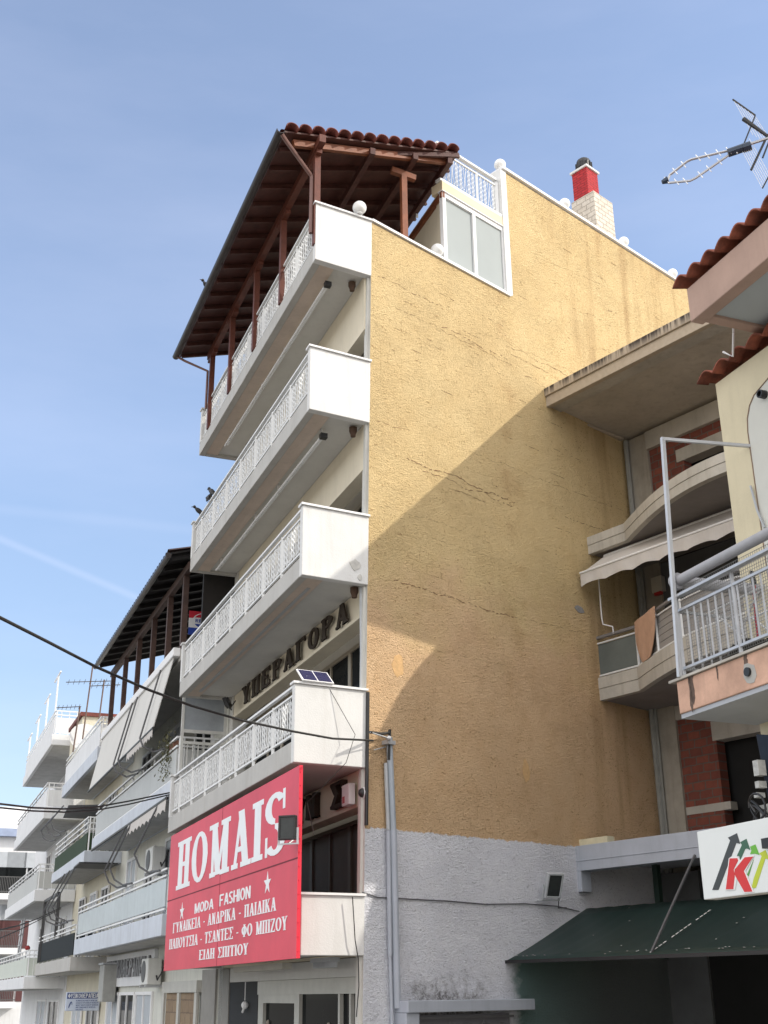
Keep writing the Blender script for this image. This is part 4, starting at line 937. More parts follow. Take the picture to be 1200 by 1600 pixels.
# green sheet awning over the doorway
A0 = RR.on(905, 1423, QS)                       # back edge height
zf = WW.on(790, 1502)[1]; zbk = WW.on(905, 1423)[1]
qf = float((WW.p(WW.on(790, 1502)[0], 0, 0) - RR.o) @ RR.v)
gm = bpy.data.materials.new('green_sheet'); N, L, B = nodes(gm); B.inputs['Base Color'].default_value = (.012, .05, .04, 1); B.inputs['Roughness'].default_value = .45
tr = N.new('ShaderNodeBsdfTranslucent'); tr.inputs['Color'].default_value = (.05, .50, .36, 1); ms = N.new('ShaderNodeMixShader'); ms.inputs['Fac'].default_value = .22
n = N.new('ShaderNodeTexNoise'); n.inputs['Scale'].default_value = 1.5; n.inputs['Detail'].default_value = 5; g = N.new('ShaderNodeNewGeometry'); L.new(g.outputs['Position'], n.inputs['Vector'])
x = N.new('ShaderNodeMix'); x.data_type = 'RGBA'; x.inputs['A'].default_value = (.010, .024, .023, 1); x.inputs['B'].default_value = (.019, .037, .035, 1); L.new(n.outputs['Fac'], x.inputs['Factor']); L.new(x.outputs['Result'], B.inputs['Base Color'])
L.new(B.outputs[0], ms.inputs[1]); L.new(tr.outputs[0], ms.inputs[2]); L.new(ms.outputs[0], N['Material Output'].inputs[0])
aw = thing('green_awning', 'dark green sheet awning sloping out over the doorway', 'awning', RR.p(.0, QS, zbk))
AE = 8.0
t = MB(); P = []
for j in range(9):
    f_ = j / 8; P.append([RR.p(.02 + .14 * f_ + (AE - .16) * i / 60, qf + (QS - .2 - qf) * f_, zf + (zbk + .04 - zf) * f_ - .035 * sin(pi * f_) * (.4 + abs(sin(pi * i / 15))) + .006 * sin(i * 2.1)) for i in range(61)])
t.grid(P); t.build('sheet', gm, aw, solid=.008, smooth=60)
t = MB(); t.beam(RR.p(.02, qf, zf - .01), RR.p(AE, qf, zf - .01), .03, .05); t.build('front_bar', dark, aw)
def awp(a, f): return RR.p(a, qf + (QS - .2 - qf) * f, zf + (zbk + .04 - zf) * f + .013)
t = MB()
for i in range(34):
    a = random.uniform(.3, 5); f = random.choice([.06, .07, .08, random.random() * .95]); c = awp(a, f); t.lathe(c, [(random.uniform(.010, .02), 0), (.008, .004)], 7)
t.build('paint_spots', M('white_spots', (.7, .72, .70), .8), aw)
t = MB()
q0_, q1_, q2_ = awp(0, 0), awp(1, 0), awp(0, 1); an = np.cross(q1_ - q0_, q2_ - q0_); an /= np.linalg.norm(an)
sA, sB = hit(1016, 1488, q0_, an), hit(1118, 1416, q0_, an)
P = [sA + (sB - sA) * i / 16 for i in range(17)]
for i in range(16):
    if random.random() < .75: t.beam(P[i], P[i] * .35 + P[i + 1] * .65, .018, .006)
t.build('seam', M('white_spots', (.7, .72, .70), .8), aw)
t = MB(); t.tube([RR.p(2.75, QS + .02, 4.66), hit(1018, 1487, q0_, an)], .022, 6); t.build('awning_strut', M('dark_grey_strut', (.09, .09, .095), .5), None, 'dark diagonal strut holding up the green awning', 'strut')

# beige retractable awning over the middle balcony
za = 10.62; qa = QB - .30
ba = thing('retractable_awning', 'beige awning with a scalloped valance over the middle curved balcony', 'awning', RR.p(.2, qa, za))
A_ = 6.6; q1 = 1.95; z1_ = RR.on(908, 897, q1)[1]; u1 = max(.04, RR.on(908, 897, q1)[0])
t = MB(); t.hexa([RR.p(a, b, c + d) for d in (0, .006) for a, b, c in ((u1 + .12, 1.36, za), (A_, 1.36, za), (A_, q1, z1_), (u1, q1, z1_))]); t.build('fabric', fabric, ba)
t = MB(); n = 90; P = [[], []]
for i in range(n + 1):
    a = u1 + (A_ - u1) * i / n; P[0].append(RR.p(a, q1 + .02, z1_)); P[1].append(RR.p(a, q1 + .025 + .012 * sin(i * .9), z1_ - .27 + .05 * abs(sin(pi * i / 9))))
t.grid(P); t.build('valance', fabric, ba, solid=.006)
t = MB(); t.tube([RR.p(u1, q1 + .03, z1_ + .01), RR.p(A_, q1 + .03, z1_ + .01)], .022, 6); t.build('front_bar', alu, ba)
t = MB(); t.tube([RR.p(u1 + .1, 1.33, za), RR.p(A_, 1.33, za)], .05, 8); t.build('roller', alu, ba)
t = MB(); cpt = RR.on(937, 905, 1.5); t.tube([RR.p(.30, 1.5, 10.2), RR.p(.30, 1.5, 9.35), RR.p(.32, 1.5, 9.22), RR.p(.55, 1.5, 9.12), RR.p(.56, 1.5, 8.98)], .014, 6); t.build('winding_rod', alu, ba)
rg = MB(); P = []
qr = lambda a: float(np.interp(a, [p[0] for p in RP], [p[1] for p in RP])) + .05
for j in range(9):
    f = j / 8; row = []
    for i in range(9):
        g_ = i / 8; wdt = .44 * (1 - .95 * max(0, f - .2) ** 2.0)
        a = 1.62 + (g_ - .5) * 2 * wdt - .08 * f; row.append(RR.p(a, qr(a) + .02 + .01 * sin(g_ * 9), zr + .83 - f * .82))
    P.append(row)
rg.grid(P); rg.build('rug', M('beige_rug', (.50, .31, .21), .95, .12, 9, .4, 120), None, 'beige rug hung over the curved balcony railing', 'rug', solid=.015)
a, c = RR.on(1028, 915, .05); t0 = thing('alarm_box', 'cream alarm box on the dark grey wall behind the curved balcony', 'alarm', RR.p(a, .0, c - .15))
t = MB(); t.box(RR, a - .13, a + .13, -.035, .10, c - .14, c + .18); t.build('casing', M('old_cream_plastic', (.5, .48, .42)), t0, bevel=.01); t = MB(); t.box(RR, a - .08, a + .08, .02, .095, c - .20, c - .141); t.build('red_lens', M('red_lens', (.5, .03, .03)), t0)

# ---------------------------------------------------------------- peach block at the far right
pb = thing('peach_building', 'cream and peach block with a railed balcony and an overhanging tiled roof at the right', 'building', PP.o)
VW = -1.0; ZT = 9.62
t = MB(); t.box(PP, .03, 9, -9, VW, 0, ZT); t.build('front_wall', M('pale_yellow_render', (.64, .57, .40), .85, .08, 1.5, .2, 30, grime=.15), pb)
t = MB()
pl = [(.50, 6.0)] + [(.50, 8.75)] + [(.50 + .30 * (1 - cos(a)), 8.75 + .42 * sin(a)) for a in (.4, .8, 1.2, 1.5)] + [(1.6, 9.42), (4, 9.5), (4, 6.0)]
t.prism(PP, pl, VW + .0005, VW + .004); t.build('wall_panel', M('off_white_render', (.60, .60, .55), .85, .06, 1.5, .2, 30), pb)
t = MB(); t.tube([PP.p(a, VW + .009, c) for a, c in pl[:-1]], .007, 5); t.build('brown_cable', M('brown_cable', (.24, .16, .11), .7), pb)
a, c = PP.on(1196, 617, VW); t = MB(); t.lathe(PP.p(a, VW, c), [(.05, 0), (.05, .09), (.035, .09), (.035, .05)], 12, axis=PP.v)
t.build('vent_stub', dark, pb)
t = MB(); a, c = PP.on(1176, 760, VW); a1, c1 = PP.on(1198, 825, VW); t.tube([PP.p(a, VW + .03, c), PP.p(a + .03, VW + .04, c - .1), PP.p((a + a1) / 2, VW + .04, (c + c1) / 2 - .05), PP.p(a1, VW + .03, c1)], .014, 5); t.build('wall_hose', grey, pb)
peach = M('peach_render', (.58, .36, .26), .85, .30, 2.6, .3, 30, grime=.35, gcol=(.3, .2, .15))
t = MB(); t.box(PP, -.02, 6, VW, 0, 5.45, 5.80); bal = t.build('balcony', peach, pb, bevel=.01)
t = MB(); t.box(PP, -.02, 6, VW - .0, -.02, 5.40, 5.448); t.build('soffit', M('grey_soffit', (.40, .42, .45), .85, .12, 1.4, .2, 20), bal)
t = MB(); t.box(PP, -.12, 6, VW, .03, 5.803, 5.83); t.build('floor_tile', concl, bal)
a, c = PP.on(1170, 1050, 0); t = MB(); t.lathe(PP.p(a, 0, c), [(.045, -.01), (.045, .03), (.03, .03)], 14, axis=PP.v); t.build('drain_hole', dark, bal)
t = MB(); n = 11; t.prism(PP, [(a + .02 + .11 * cos(2 * pi * i / n) * random.uniform(.6, 1.1), c - .01 + .11 * sin(2 * pi * i / n) * random.uniform(.7, 1.2)) for i in range(n)], .001, .004); t.build('cement_patch', M('light_cement', (.42, .41, .38), .95), bal)
t = MB()
for px_, w_, h_ in ((1080, .045, .28), (1077, .03, .35), (1122, .015, .14), (1169, .03, .13)):
    a, c = PP.on(px_, 1060, 0); n = 7
    t.prism(PP, [(a - w_ * random.uniform(.5, 1.1), 5.80 - h_ * i / n) for i in range(n)] + [(a, 5.80 - h_ * 1.1)] + [(a + w_ * random.uniform(.5, 1.1), 5.80 - h_ * i / n) for i in range(n - 1, -1, -1)], .0008, .0028)
t.build_each('water_stain', M('black_stain', (.13, .09, .07), .95, .4, 20), bal)
rz0, rz1 = 5.93, 6.58
t = MB()
t.beam(PP.p(.05, -.05, rz0), PP.p(6, -.05, rz0), .035, .028); t.beam(PP.p(.10, -.05, rz1), PP.p(6, -.05, rz1), .035, .028)
for k in range(38): a = .24 + k * .125; t.beam(PP.p(a, -.05, rz0), PP.p(a, -.05, rz1), .017, .017)
t.beam(PP.p(.0, -.02, 6.73), PP.p(6, -.02, 6.76), .07, .03)
for a in (.07, 1.05, 2.3, 3.5): t.beam(PP.p(a, -.05, 5.83), PP.p(a, -.05, 6.74), .035, .035)
for v_ in (rz0, rz1): t.beam(PP.p(.07, -.05, v_), PP.p(.07, VW, v_), .03, .03)
for k in range(7): t.beam(PP.p(.07, -.18 - k * .125, rz0), PP.p(.07, -.18 - k * .125, rz1), .02, .02)
t.build('railing', steel, bal)
ms_ = MB(); 
for k in range(60): ms_.beam(PP.p(.10 + k * .035, -.10, 5.9), PP.p(.10 + k * .035, -.10, 6.85), .004, .004)
for k in range(28): ms_.beam(PP.p(.10, -.10, 5.9 + k * .035), PP.p(2.2, -.10, 5.9 + k * .035), .004, .004)
ms_.build('wire_mesh', M('grey_wire_mesh', (.26, .26, .26), .6), bal)
t0 = thing('shade_roller', 'rolled grey sun shade lying along the top of the balcony rail', 'sun shade', PP.p(.1, -.05, 6.85))
t = MB(); t.tube([PP.p(.10, -.06, 6.92), PP.p(6, -.06, 6.95)], .058, 12); t.build('roll', M('grey_shade', (.34, .34, .36), .7, .12, 5), t0, smooth=50)
t = MB(); t.tube([PP.p(.10, -.06, 6.92), PP.p(.32, VW + .02, 6.86)], .07, 10); t.lathe(PP.p(.10, -.06, 6.92), [(.095, -.04), (.095, .03), (.06, .05)], 12, axis=-PP.u); t.build('side_roll', M('grey_shade', (.34, .34, .36)), t0, smooth=50)
t0 = thing('tube_post', 'light grey tube post with a side arm standing at the corner of the railed balcony', 'post', PP.p(.1, .0, 5.83))
t = MB(); t.beam(PP.p(.09, .03, 5.83), PP.p(.25, .03, 8.62), .042, .042, up=PP.u); t.build('upright', M('light_grey_tube', (.55, .56, .58), .4, .08, 4, metal=.2), t0)
e = hit(1172, 697, PP.p(0, VW, 0), PP.v); t = MB(); t.beam(PP.p(.25, .03, 8.60), e, .035, .035); t.build('arm', M('light_grey_tube', (.55, .56, .58)), t0)
t0 = thing('drying_rack', 'folding wire drying rack behind the balcony bars', 'drying rack', PP.p(.6, -.5, 5.83))
t = MB(); 
for k in range(9): t.tube([PP.p(.35, -.25 - k * .07, 6.5 - .01 * k), PP.p(1.25, -.25 - k * .07, 6.52)], .006, 4)
for v_ in (-.25, -.81): t.tube([PP.p(.3, v_, 6.5), PP.p(1.3, v_, 6.52)], .012, 5)
t.build('wire_top', alu, t0); t = MB()
for a, b in ((.4, 1.1), (1.15, .45)):
    for v_ in (-.28, -.78): t.tube([PP.p(a, v_, 6.5), PP.p(b, v_, 5.84)], .012, 5)
t.build('leg', alu, t0)
a, c = PP.on(1135, 1010, -.25); t = MB()
for k in range(14):
    t.tube([PP.p(.65 + .06 * k, -.22 + .02 * sin(k), 5.85), PP.p(.66 + .06 * k, -.24, 6.02 + .05 * sin(k * .5))], .028, 5)
t.build('rope_mat', M('dark_mat', (.05, .045, .04), .95, .4, 30, 1, 90), None, 'dark ribbed mat rolled on the balcony floor behind the bars', 'mat')
a, c = PP.on(1178, 915, -.3); a1, c1 = PP.on(1184, 1000, -.3)
t0 = thing('broom', 'red handled brush leaning behind the balcony bars', 'broom', PP.p(a1, -.3, 5.83))
t = MB(); t.tube([PP.p(a, -.3, c), PP.p(a1 + .01, -.3, max(c1, 5.85))], .022, 6); t.build('handle', M('red_plastic', (.45, .03, .05), .4), t0)
t = MB(); t.tube([PP.p(a, -.3, c + .02), PP.p(a - .01, -.3, c + .16)], [.03, .022], 8); t.build('grip', dark, t0)
# overhanging roof: fascia box, recessed soffit, barrel tiles
UE = .96; fz0, fz1 = 9.76, 10.20
pink = M('brown_pink_fascia', (.44, .30, .24), .85, .12, 1.6, .15, 30, grime=.2)
t = MB(); t.box(PP, UE, 8, -.17, 0, fz0, fz1); t.box(PP, UE, UE + .14, -8, -.171, fz0 + .04, fz1); ro = t.build('roof_fascia', pink, pb, bevel=.012)
t = MB(); t.box(PP, UE + .14, 8, -8, -.171, fz0 + .08, fz1 - .05); t.build('roof_soffit', M('grey_roof_soffit', (.42, .45, .46), .85, .05, 1), ro)
def tilesheet(mb, fr, u0, u1, v0, v1, z0, z1, pitch, amp, k=8, steps=8):
    n = int(round((u1 - u0) / pitch)); rows = []
    for j in range(steps):
        for e in (0, 1):
            f = (j + e * .98) / steps; rows.append([fr.p(u0 + (u1 - u0) * i / (n * k), v0 + (v1 - v0) * f, z0 + (z1 - z0) * f + .03 * (1 - e) + amp * (abs(sin(pi * i / k)) - .35 * (1 - abs(sin(pi * i / k))))) for i in range(n * k + 1)])
    mb.grid(rows)
terra = M('orange_clay_tile', (.27, .075, .04), .75, .6, 3.5, .5, 50, grime=.5, gcol=(.07, .035, .03))
t = MB(); tilesheet(t, PP, UE - .12, 8, .10, -4.0, fz1 + .05, fz1 + 1.3, .27, .068); t.build('roof_tile', terra, ro, smooth=40, solid=.02)
t = MB(); t.slab(PP, [(UE + .05, -.1), (8, -.1), (8, -4), (UE + .05, -4)], fz1 + .001, fz1 + .03); t.build('roof_board', dark, ro)
t = MB()
for k in range(9): 
    c = PP.p(UE - .02 + .02 * k, -.6 - .38 * k, fz1 + .30 + .10 * k); t.tube([c, c - PP.v * .45 + ZV * .10], [.13, .10], 10)
t.build('ridge_tile', M('dark_ridge_tile', (.075, .04, .035), .8, .3, 6, .5, 40), ro, smooth=50)
t = MB(); c = PP.p(UE + .05, -1.7, fz1 + .80); t.ball(c, .10, 12); t.build('ridge_end', M('weathered_mortar', (.45, .43, .40), .9, .3, 12), ro)
t = MB(); tilesheet(t, PP, -.12, 2.4, VW + .16, VW - 1.2, ZT + .04, ZT + .45, .30, .07); t.build('wall_top_tile', terra, pb, smooth=40, solid=.02)
t = MB(); e = hit(1130, 550, PP.p(0, VW + .2, 0), PP.v); t.tube([e, hit(1145, 557, PP.p(0, VW + .2, 0), PP.v), hit(1146, 520, PP.p(0, VW + .2, 0), PP.v), hit(1146, 500, PP.p(0, VW + .4, 0), PP.v)], .014, 5); t.build('white_hook', alu, pb)

# white sign board with arrows
KS = Fr(PP.p(0, .06, 0), PP.u, PP.v)
kz = lambda zx, zy: KS.on(1080 + zx / 5.717, 1140 + zy / 5.714)
t0 = thing('sign_board', 'white lightbox sign with a red letter K and rising coloured arrows', 'sign', KS.p(.1, 0, 3.5))
c00 = kz(50, 912); c01 = kz(112, 1520); c11 = kz(686, 1478); c10 = kz(640, 845)
kb0, kb1 = c01[1], c00[1]; ku0 = (c00[0] + c01[0]) / 2
t = MB(); t.box(KS, ku0, ku0 + 2.1, -.16, 0, kb0, kb1); t.build('board', M('sign_board_white', (.72, .74, .72), .4, .03, 2), t0, bevel=.008)
def kpoly(name, col, pts, d=.001, e=.004):
    t = MB(); t.prism(KS, [kz(*p) for p in pts], d, e); t.build(name, M('print_' + name, col, .45, .04, 3), t0)
kpoly('dark_arrow', (.045, .05, .05), [(190, 1432), (350, 990), (330, 965), (410, 925), (440, 1020), (405, 1012), (245, 1432)])
kpoly('dark_green_arrow', (.04, .12, .07), [(410, 1128), (455, 1030), (440, 1005), (495, 975), (530, 1075), (500, 1062), (485, 1065), (440, 1165), (432, 1130)])
kpoly('green_arrow', (.14, .42, .04), [(528, 1045), (575, 1025), (612, 1120), (575, 1108), (528, 1112), (540, 1080)])
kpoly('lime_arrow', (.48, .55, .03), [(545, 1400), (560, 1330), (632, 1130), (610, 1105), (665, 1075), (700, 1160), (664, 1150), (580, 1412), (555, 1416)])
kpoly('green_wedge', (.10, .30, .06), [(500, 1295), (560, 1160), (515, 1310)])
kpoly('letter_outline', (.80, .80, .78), [(305, 1436), (340, 1150), (360, 1135), (420, 1132), (440, 1165), (480, 1130), (570, 1122), (488, 1262), (566, 1452), (478, 1460), (412, 1330), (395, 1432)], .0045, .0065)
kpoly('letter_stem', (.62, .03, .03), [(316, 1426), (350, 1150), (418, 1148), (425, 1170), (385, 1250), (395, 1310), (382, 1425)], .007, .010)
kpoly('letter_arm', (.62, .03, .03), [(395, 1250), (485, 1140), (560, 1134), (476, 1262), (553, 1446), (482, 1450), (392, 1290)], .007, .010)
# dark blue folded sheet and electrical boxes beside the sign
t = MB(); f = lambda x, y, v_: PP.p(*[PP.on(x, y, v_)[0], v_, PP.on(x, y, v_)[1]])
P = []
for j in range(6):
    row = []
    for i in range(8): xx = 1183 + j * 4.5 + i * 5; yy = 1148 + j * 24; a, c = PP.on(xx, yy, -.2); row.append(PP.p(a, -.2 + .04 * sin(i * 1.7), c))
    P.append(row)
t.grid(P); t.build('blue_sheet', M('navy_canvas', (.006, .014, .03), .8, .3, 4), None, 'dark navy canvas hanging under the peach balcony', 'canvas', solid=.02)
t0 = thing('cable_boxes', 'cluster of grey junction boxes and tangled cable above the white sign', 'junction box', f(1190, 1280, -.1))
for i, (x0, y0, x1, y1) in enumerate(((1181, 1187, 1186, 1213), (1183, 1220, 1188, 1232), (1181, 1238, 1186, 1247), (1194, 1256, 1202, 1302))):
    a0_, c0_ = PP.on(x0, y1, -.05); a1_, c1_ = PP.on(x1, y0, -.05); t = MB(); t.box(PP, a0_, a1_, -.12, -.03, c0_, c1_); t.build('box', M('dirty_white_plastic', (.42, .42, .40), .6, .3, 20), t0)
t = MB(); a0_, c0_ = PP.on(1193, 1285, 0)
for k in range(4): t.tube([PP.p(a0_ + .12 * cos(q_ * .5 + k), .02 + .01 * k, c0_ + .12 * sin(q_ * .5) + .05 * k) for q_ in range(10)], .012, 5)
a0_, c0_ = PP.on(1195, 1320, 0); a0_ = PP.on(1193, 1325, .07)[0] + .04; t.box(PP, a0_, a0_ + .10, .07, .12, c0_ - .05, c0_ + .04)
t.build('cable_loop', dark, t0)

# ---------------------------------------------------------------- television aerial over the right hand roof
aq = azof(1120, 230); AQ = CAM * [1, 1, 0] + az(aq) * 13
AT = Fr(AQ, az(aq + 90), -az(aq))
ap = lambda zx, zy, v_=0: AT.p(*[AT.on(1000 + zx / 6, 120 + zy / 6, v_)[0], v_, AT.on(1000 + zx / 6, 120 + zy / 6, v_)[1]])
t0 = thing('television_aerial', 'television aerial with a diamond shaped boom and a wire reflector against the sky', 'aerial', ap(1250, 600))
t = MB(); t.tube([ap(255, 975), ap(280, 920), ap(440, 795), ap(480, 775), ap(840, 690)], .016, 6); t.tube([ap(265, 995), ap(470, 975), ap(520, 950), ap(845, 725)], .016, 6); t.tube([ap(1000, 640), ap(1250, 560)], .02, 6); t.build('boom', steel, t0)
t = MB()
for (x, y) in ((250, 970), (328, 885), (407, 822), (545, 760), (630, 738), (735, 712), (342, 985), (425, 978), (565, 918), (645, 862), (745, 795), (830, 690), (890, 690)):
    c = ap(x, y); d = (ap(x + 26, y + 42) - c) ; t.tube([c - d - AT.v * .03, c + d + AT.v * .03], .006, 4)
t.build('director', alu, t0)
t = MB(); t.tube([ap(205, 990), ap(262, 965)], [.025, .05], 8); t.tube([ap(825, 715), ap(1000, 655)], .055, 8); t.tube([ap(965, 670), ap(1040, 645)], .06, 8); t.build_each('dipole_box', M('navy_plastic', (.03, .05, .085), .5), t0)
t = MB()
t.tube([ap(870, 212), ap(1080, 360)], .012, 5); t.tube([ap(1080, 365), ap(952, 685)], .010, 5); t.tube([ap(1200, 540), ap(1042, 875)], .016, 5); t.tube([ap(970, 395), ap(1200, 560)], [.03, .02], 7); t.tube([ap(1215, 920), ap(1148, 1045)], .010, 5); t.tube([ap(1260, 480), ap(1150, 760)], .012, 5)
t.build('reflector_frame', dark, t0)
t = MB()
for k in range(7):
    f_ = k / 6; t.tube([ap(880 + 200 * f_, 220 + 150 * f_), ap(1060 + 200 * f_, 545 + 110 * f_)], .004, 4)
    t.tube([ap(955 + 40 * f_ + 30 * f_, 690 - 110 * f_), ap(1145 + 75 * f_, 1040 - 110 * f_)], .004, 4)
t.build('reflector_rod', alu, t0)
t = MB(); m_ = ap(1260, 560); t.tube([m_ + ZV * .4, m_ - ZV * 2.6], .025, 8); t.build('mast', steel, t0)

# ---------------------------------------------------------------- the row of blocks further down the street
palewall = M('pale_wall', (.62, .62, .56), .85, .10, 1.2, .2, 30, grime=.3)
creamwall = M('cream_wall', (.64, .60, .48), .85, .10, 1.2, .2, 30, grime=.3)
whitewall = M('white_wall', (.72, .73, .74), .85, .06, 1.2, .2, 30, grime=.2)
blueslab = M('blue_white_slab', (.56, .60, .66), .8, .10, 2, .2, 30, grime=.35, gcol=(.3, .3, .3))
dirtysof = M('dirty_soffit', (.46, .46, .45), .85, .2, 2, .2, 30, grime=.4)
panelg = M('grey_panel', (.47, .48, .47), .6, .07, 2, grime=.15)
frostp = M('frosted_railing', (.46, .51, .53), .45, .10, 3, grime=.2)
greenp = M('green_canvas', (.022, .045, .018), .85, .12, 3)
darkp = M('dark_teal_canvas', (.005, .010, .012), .85, .12, 3)
blind = M('window_blind', (.42, .45, .48), .6, .1, 3)
def balcony(par, s0, s1, b, z0, z1, zp0, zp1, rails, sm=slabm, pm=panelg, end=True, posts=True, b0=0.0):
    t = MB(); t.box(FF, s0, s1, b0, b, z0, z1); o = t.build('balcony', sm, par, bevel=.015)
    t = MB(); t.box(FF, s0 + .12, s1 - .12, b0 + .1, b - .12, z0 - .012, z0 - .002); t.build('soffit', dirtysof, o)
    t = MB(); t.box(FF, s0 + .06, s1 - .06, b - .09, b - .06, zp0, zp1); t.build('front_panel', pm, o)
    if end:
        t = MB(); t.box(FF, s0 + .05, s0 + .08, b0 + .05, b - .1, zp0, zp1); t.build('end_panel', pm, o)
    t = MB()
    for z in rails:
        t.beam(FF.p(s0 + .04, b - .07, z), FF.p(s1 - .04, b - .07, z), .05, .04); t.beam(FF.p(s0 + .06, b0, z), FF.p(s0 + .06, b - .07, z), .04, .04)
    k = max(2, int((s1 - s0) / 1.3))
    for i in range(k + 1): a = s0 + .06 + (s1 - s0 - .12) * i / k; t.beam(FF.p(a, b - .12, z1), FF.p(a, b - .12, rails[-1]), .04, .04)
    for i in range(5): t.beam(FF.p(s0 + .06, b0 + (b - b0) * i / 5, z1), FF.p(s0 + .06, b0 + (b - b0) * i / 5, rails[-1]), .025, .025)
    t.build('railing', railw, o); return o
def doors(par, spots, z0, h, mats=None):
    for i, (s, w_) in enumerate(spots):
        t = MB()
        for a0, a1, c0, c1 in ((s, s + .08, z0, z0 + h), (s + w_ - .08, s + w_, z0, z0 + h), (s + .08, s + w_ - .08, z0 + h - .08, z0 + h), (s + w_ / 2 - .03, s + w_ / 2 + .03, z0, z0 + h - .08)): t.box(FF, a0, a1, .002, .06, c0, c1)
        o = t.build('window', alu, par); t = MB(); t.box(FF, s + .08, s + w_ - .08, .004, .02, z0, z0 + h - .08); t.build('pane', (mats or [glassd, blind])[i % 2], o)
def acunit(p, label):
    r = thing('air_conditioner', label, 'air conditioner', p); f = Fr(p, FF.u, FF.v)
    t = MB(); t.box(f, -.42, .42, .08, .42, 0, .60); t.build('casing', M('ac_white', (.66, .66, .63), .5, .06, 4, grime=.2), r, bevel=.02)
    t = MB(); c = f.p(.08, .421, .30); t.lathe(c, [(.25, 0), (.25, .012), (.06, .018), (.05, .02)], 20, axis=FF.v)
    t.build('fan_grille', M('ac_grille', (.10, .10, .10), .6), r)
    t = MB(); t.box(f, -.35, -.30, .0, .45, -.06, -.001); t.box(f, .30, .35, .0, .45, -.06, -.001); t.build('bracket', steel, r)
    t = MB(); t.tube([f.p(-.43, .2, .2), f.p(-.55, .2, .1), f.p(-.6, .12, .25), f.p(-.55, .03, .5)], .02, 6); t.build('hose', dark, r); return r
def arm_rods(spots, z_top, b_top, zb_, b_low, name_label, b_rail):
    """Folding awning arms: straight rods from the slab above down to bent brackets on the railing."""
    t0 = thing('folding_awning', name_label, 'awning arms', FF.p(spots[0], b_rail, zb_))
    for s in spots:
        t = MB(); k = FF.p(s + .55, b_low, zb_ + .30)
        t.tube([FF.p(s, b_top, z_top), k], .022, 5); t.tube([k, FF.p(s + .45, b_low - .12, zb_ + .02), FF.p(s + .25, b_rail + .12, zb_ - .12), FF.p(s - .35, b_rail, zb_ - .12)], .024, 6)
        t.build('arm', M('dark_grey_strut', (.09, .09, .095)), t0)
    return t0

# --- the neighbour with the frosted railings and the dark timber roof
n2 = thing('apartment_building', 'pale three storey block next door with frosted railings and a dark timber roof terrace', 'building', FF.p(8.8, 0, 0))
t = MB(); t.box(FF, 8.70, 22.3, -9, 0, 0, 9.9); t.build('front_wall', palewall, n2)
t = MB(); t.box(FF, 8.72, 20.6, -9, 1.05, 9.75, 10.0); t.build('terrace_slab', slabm, n2)
balcony(n2, 9.35, 22.3, 1.1, 3.86, 4.30, 4.45, 5.02, [4.40, 5.08, 5.22], blueslab, frostp)
balcony(n2, 9.0, 20.3, 1.1, 6.74, 7.06, 7.14, 7.72, [7.10, 7.78, 7.98], blueslab, panelg)
doors(n2, [(10.2, 1.6), (13.0, 1.6), (16.0, 1.2), (18.6, 1.5)], 4.35, 2.1); doors(n2, [(10.0, 1.8), (13.5, 1.6), (17.2, 1.5)], 7.1, 2.2)
t = MB(); t.box(FF, 11.2, 12.2, .01, .16, 5.3, 6.5); t.box(FF, 12.25, 13.2, .01, .16, 5.3, 6.5); t.build_each('shutter', alu, n2, bevel=.01)
# glazed wind screen at the near end of the upper balcony
t = MB()
for b0, b1, c0, c1 in ((.0, .06, 7.07, 9.0), (.95, 1.01, 7.07, 9.0), (.06, .95, 8.94, 9.0), (.06, .95, 8.05, 8.12), (.06, .95, 7.80, 7.86), (.06, .95, 7.07, 7.12)): t.box(FF, 8.86, 8.92, b0, b1, c0, c1)
for k in range(7): t.box(FF, 8.87, 8.90, .12 + k * .12, .14 + k * .12, 7.12, 7.80)
o = t.build('wind_screen', M('old_white_frame', (.60, .60, .57), .6, .1, 5, grime=.2), n2)
t = MB(); t.box(FF, 8.88, 8.89, .06, .95, 8.12, 8.94); t.build('pane', M('milky_glass', (.36, .39, .42), .25, .2, 2), o)
# timber roof
def rz2(b): return 12.25 + (1.4 - b) * .30
t = MB(); t.hexa([FF.p(a, b, rz2(b) + d) for d in (0, .05) for a, b in ((9.15, 1.4), (19.9, 1.4), (19.9, -3.2), (9.15, -3.2))])
dw = M('blackened_wood', (.010, .007, .006), .75, .4, 5)
ro = t.build('terrace_roof', dw, n2)
t = MB()
for k in range(14): a = 9.3 + k * .8; t.beam(FF.p(a, 1.38, rz2(1.38) - .06), FF.p(a, -3, rz2(-3) - .06), .08, .12)
t.build_each('rafter', dw, ro)
t = MB(); t.beam(FF.p(9.2, .92, 12.05), FF.p(20.1, .92, 12.05), .12, .18); t.build('eave_beam', M('weathered_post', (.075, .04, .03), .7, .4, 5), ro)
t = MB(); tilesheet(t, FF, 9.1, 19.95, 1.48, -3.2, 12.31, 13.7, .25, .05, 6, 6); t.build('roof_tile', M('dark_ridge_tile', (.075, .04, .035)), ro, smooth=40)
t = MB(); t.tube([FF.p(9.1, 1.48, 12.20), FF.p(19.95, 1.48, 12.20)], .07, 8); t.build('gutter', gutter, ro)
for s in (9.75, 11.5, 13.5, 15.6, 17.7, 19.9):
    t = MB(); t.beam(FF.p(s, .90, 10.0), FF.p(s, .90, 11.97), .13, .13, up=FF.u); t.build('roof_post', M('weathered_post', (.075, .04, .03)), ro)
t = MB(); t.box(FF, 8.8, 15.0, -3.3, -3.1, 10.0, 13.4); t.box(FF, 8.75, 8.85, -3.1, .7, 10.0, 12.3); t.build('terrace_back_wall', dw, n2)
t = MB(); t.box(FF, 15.4, 19.7, -.6, -.55, 10.75, 11.5); t.build('hanging_panel', M('faded_red_board', (.12, .075, .07), .8, .5, 3), n2)
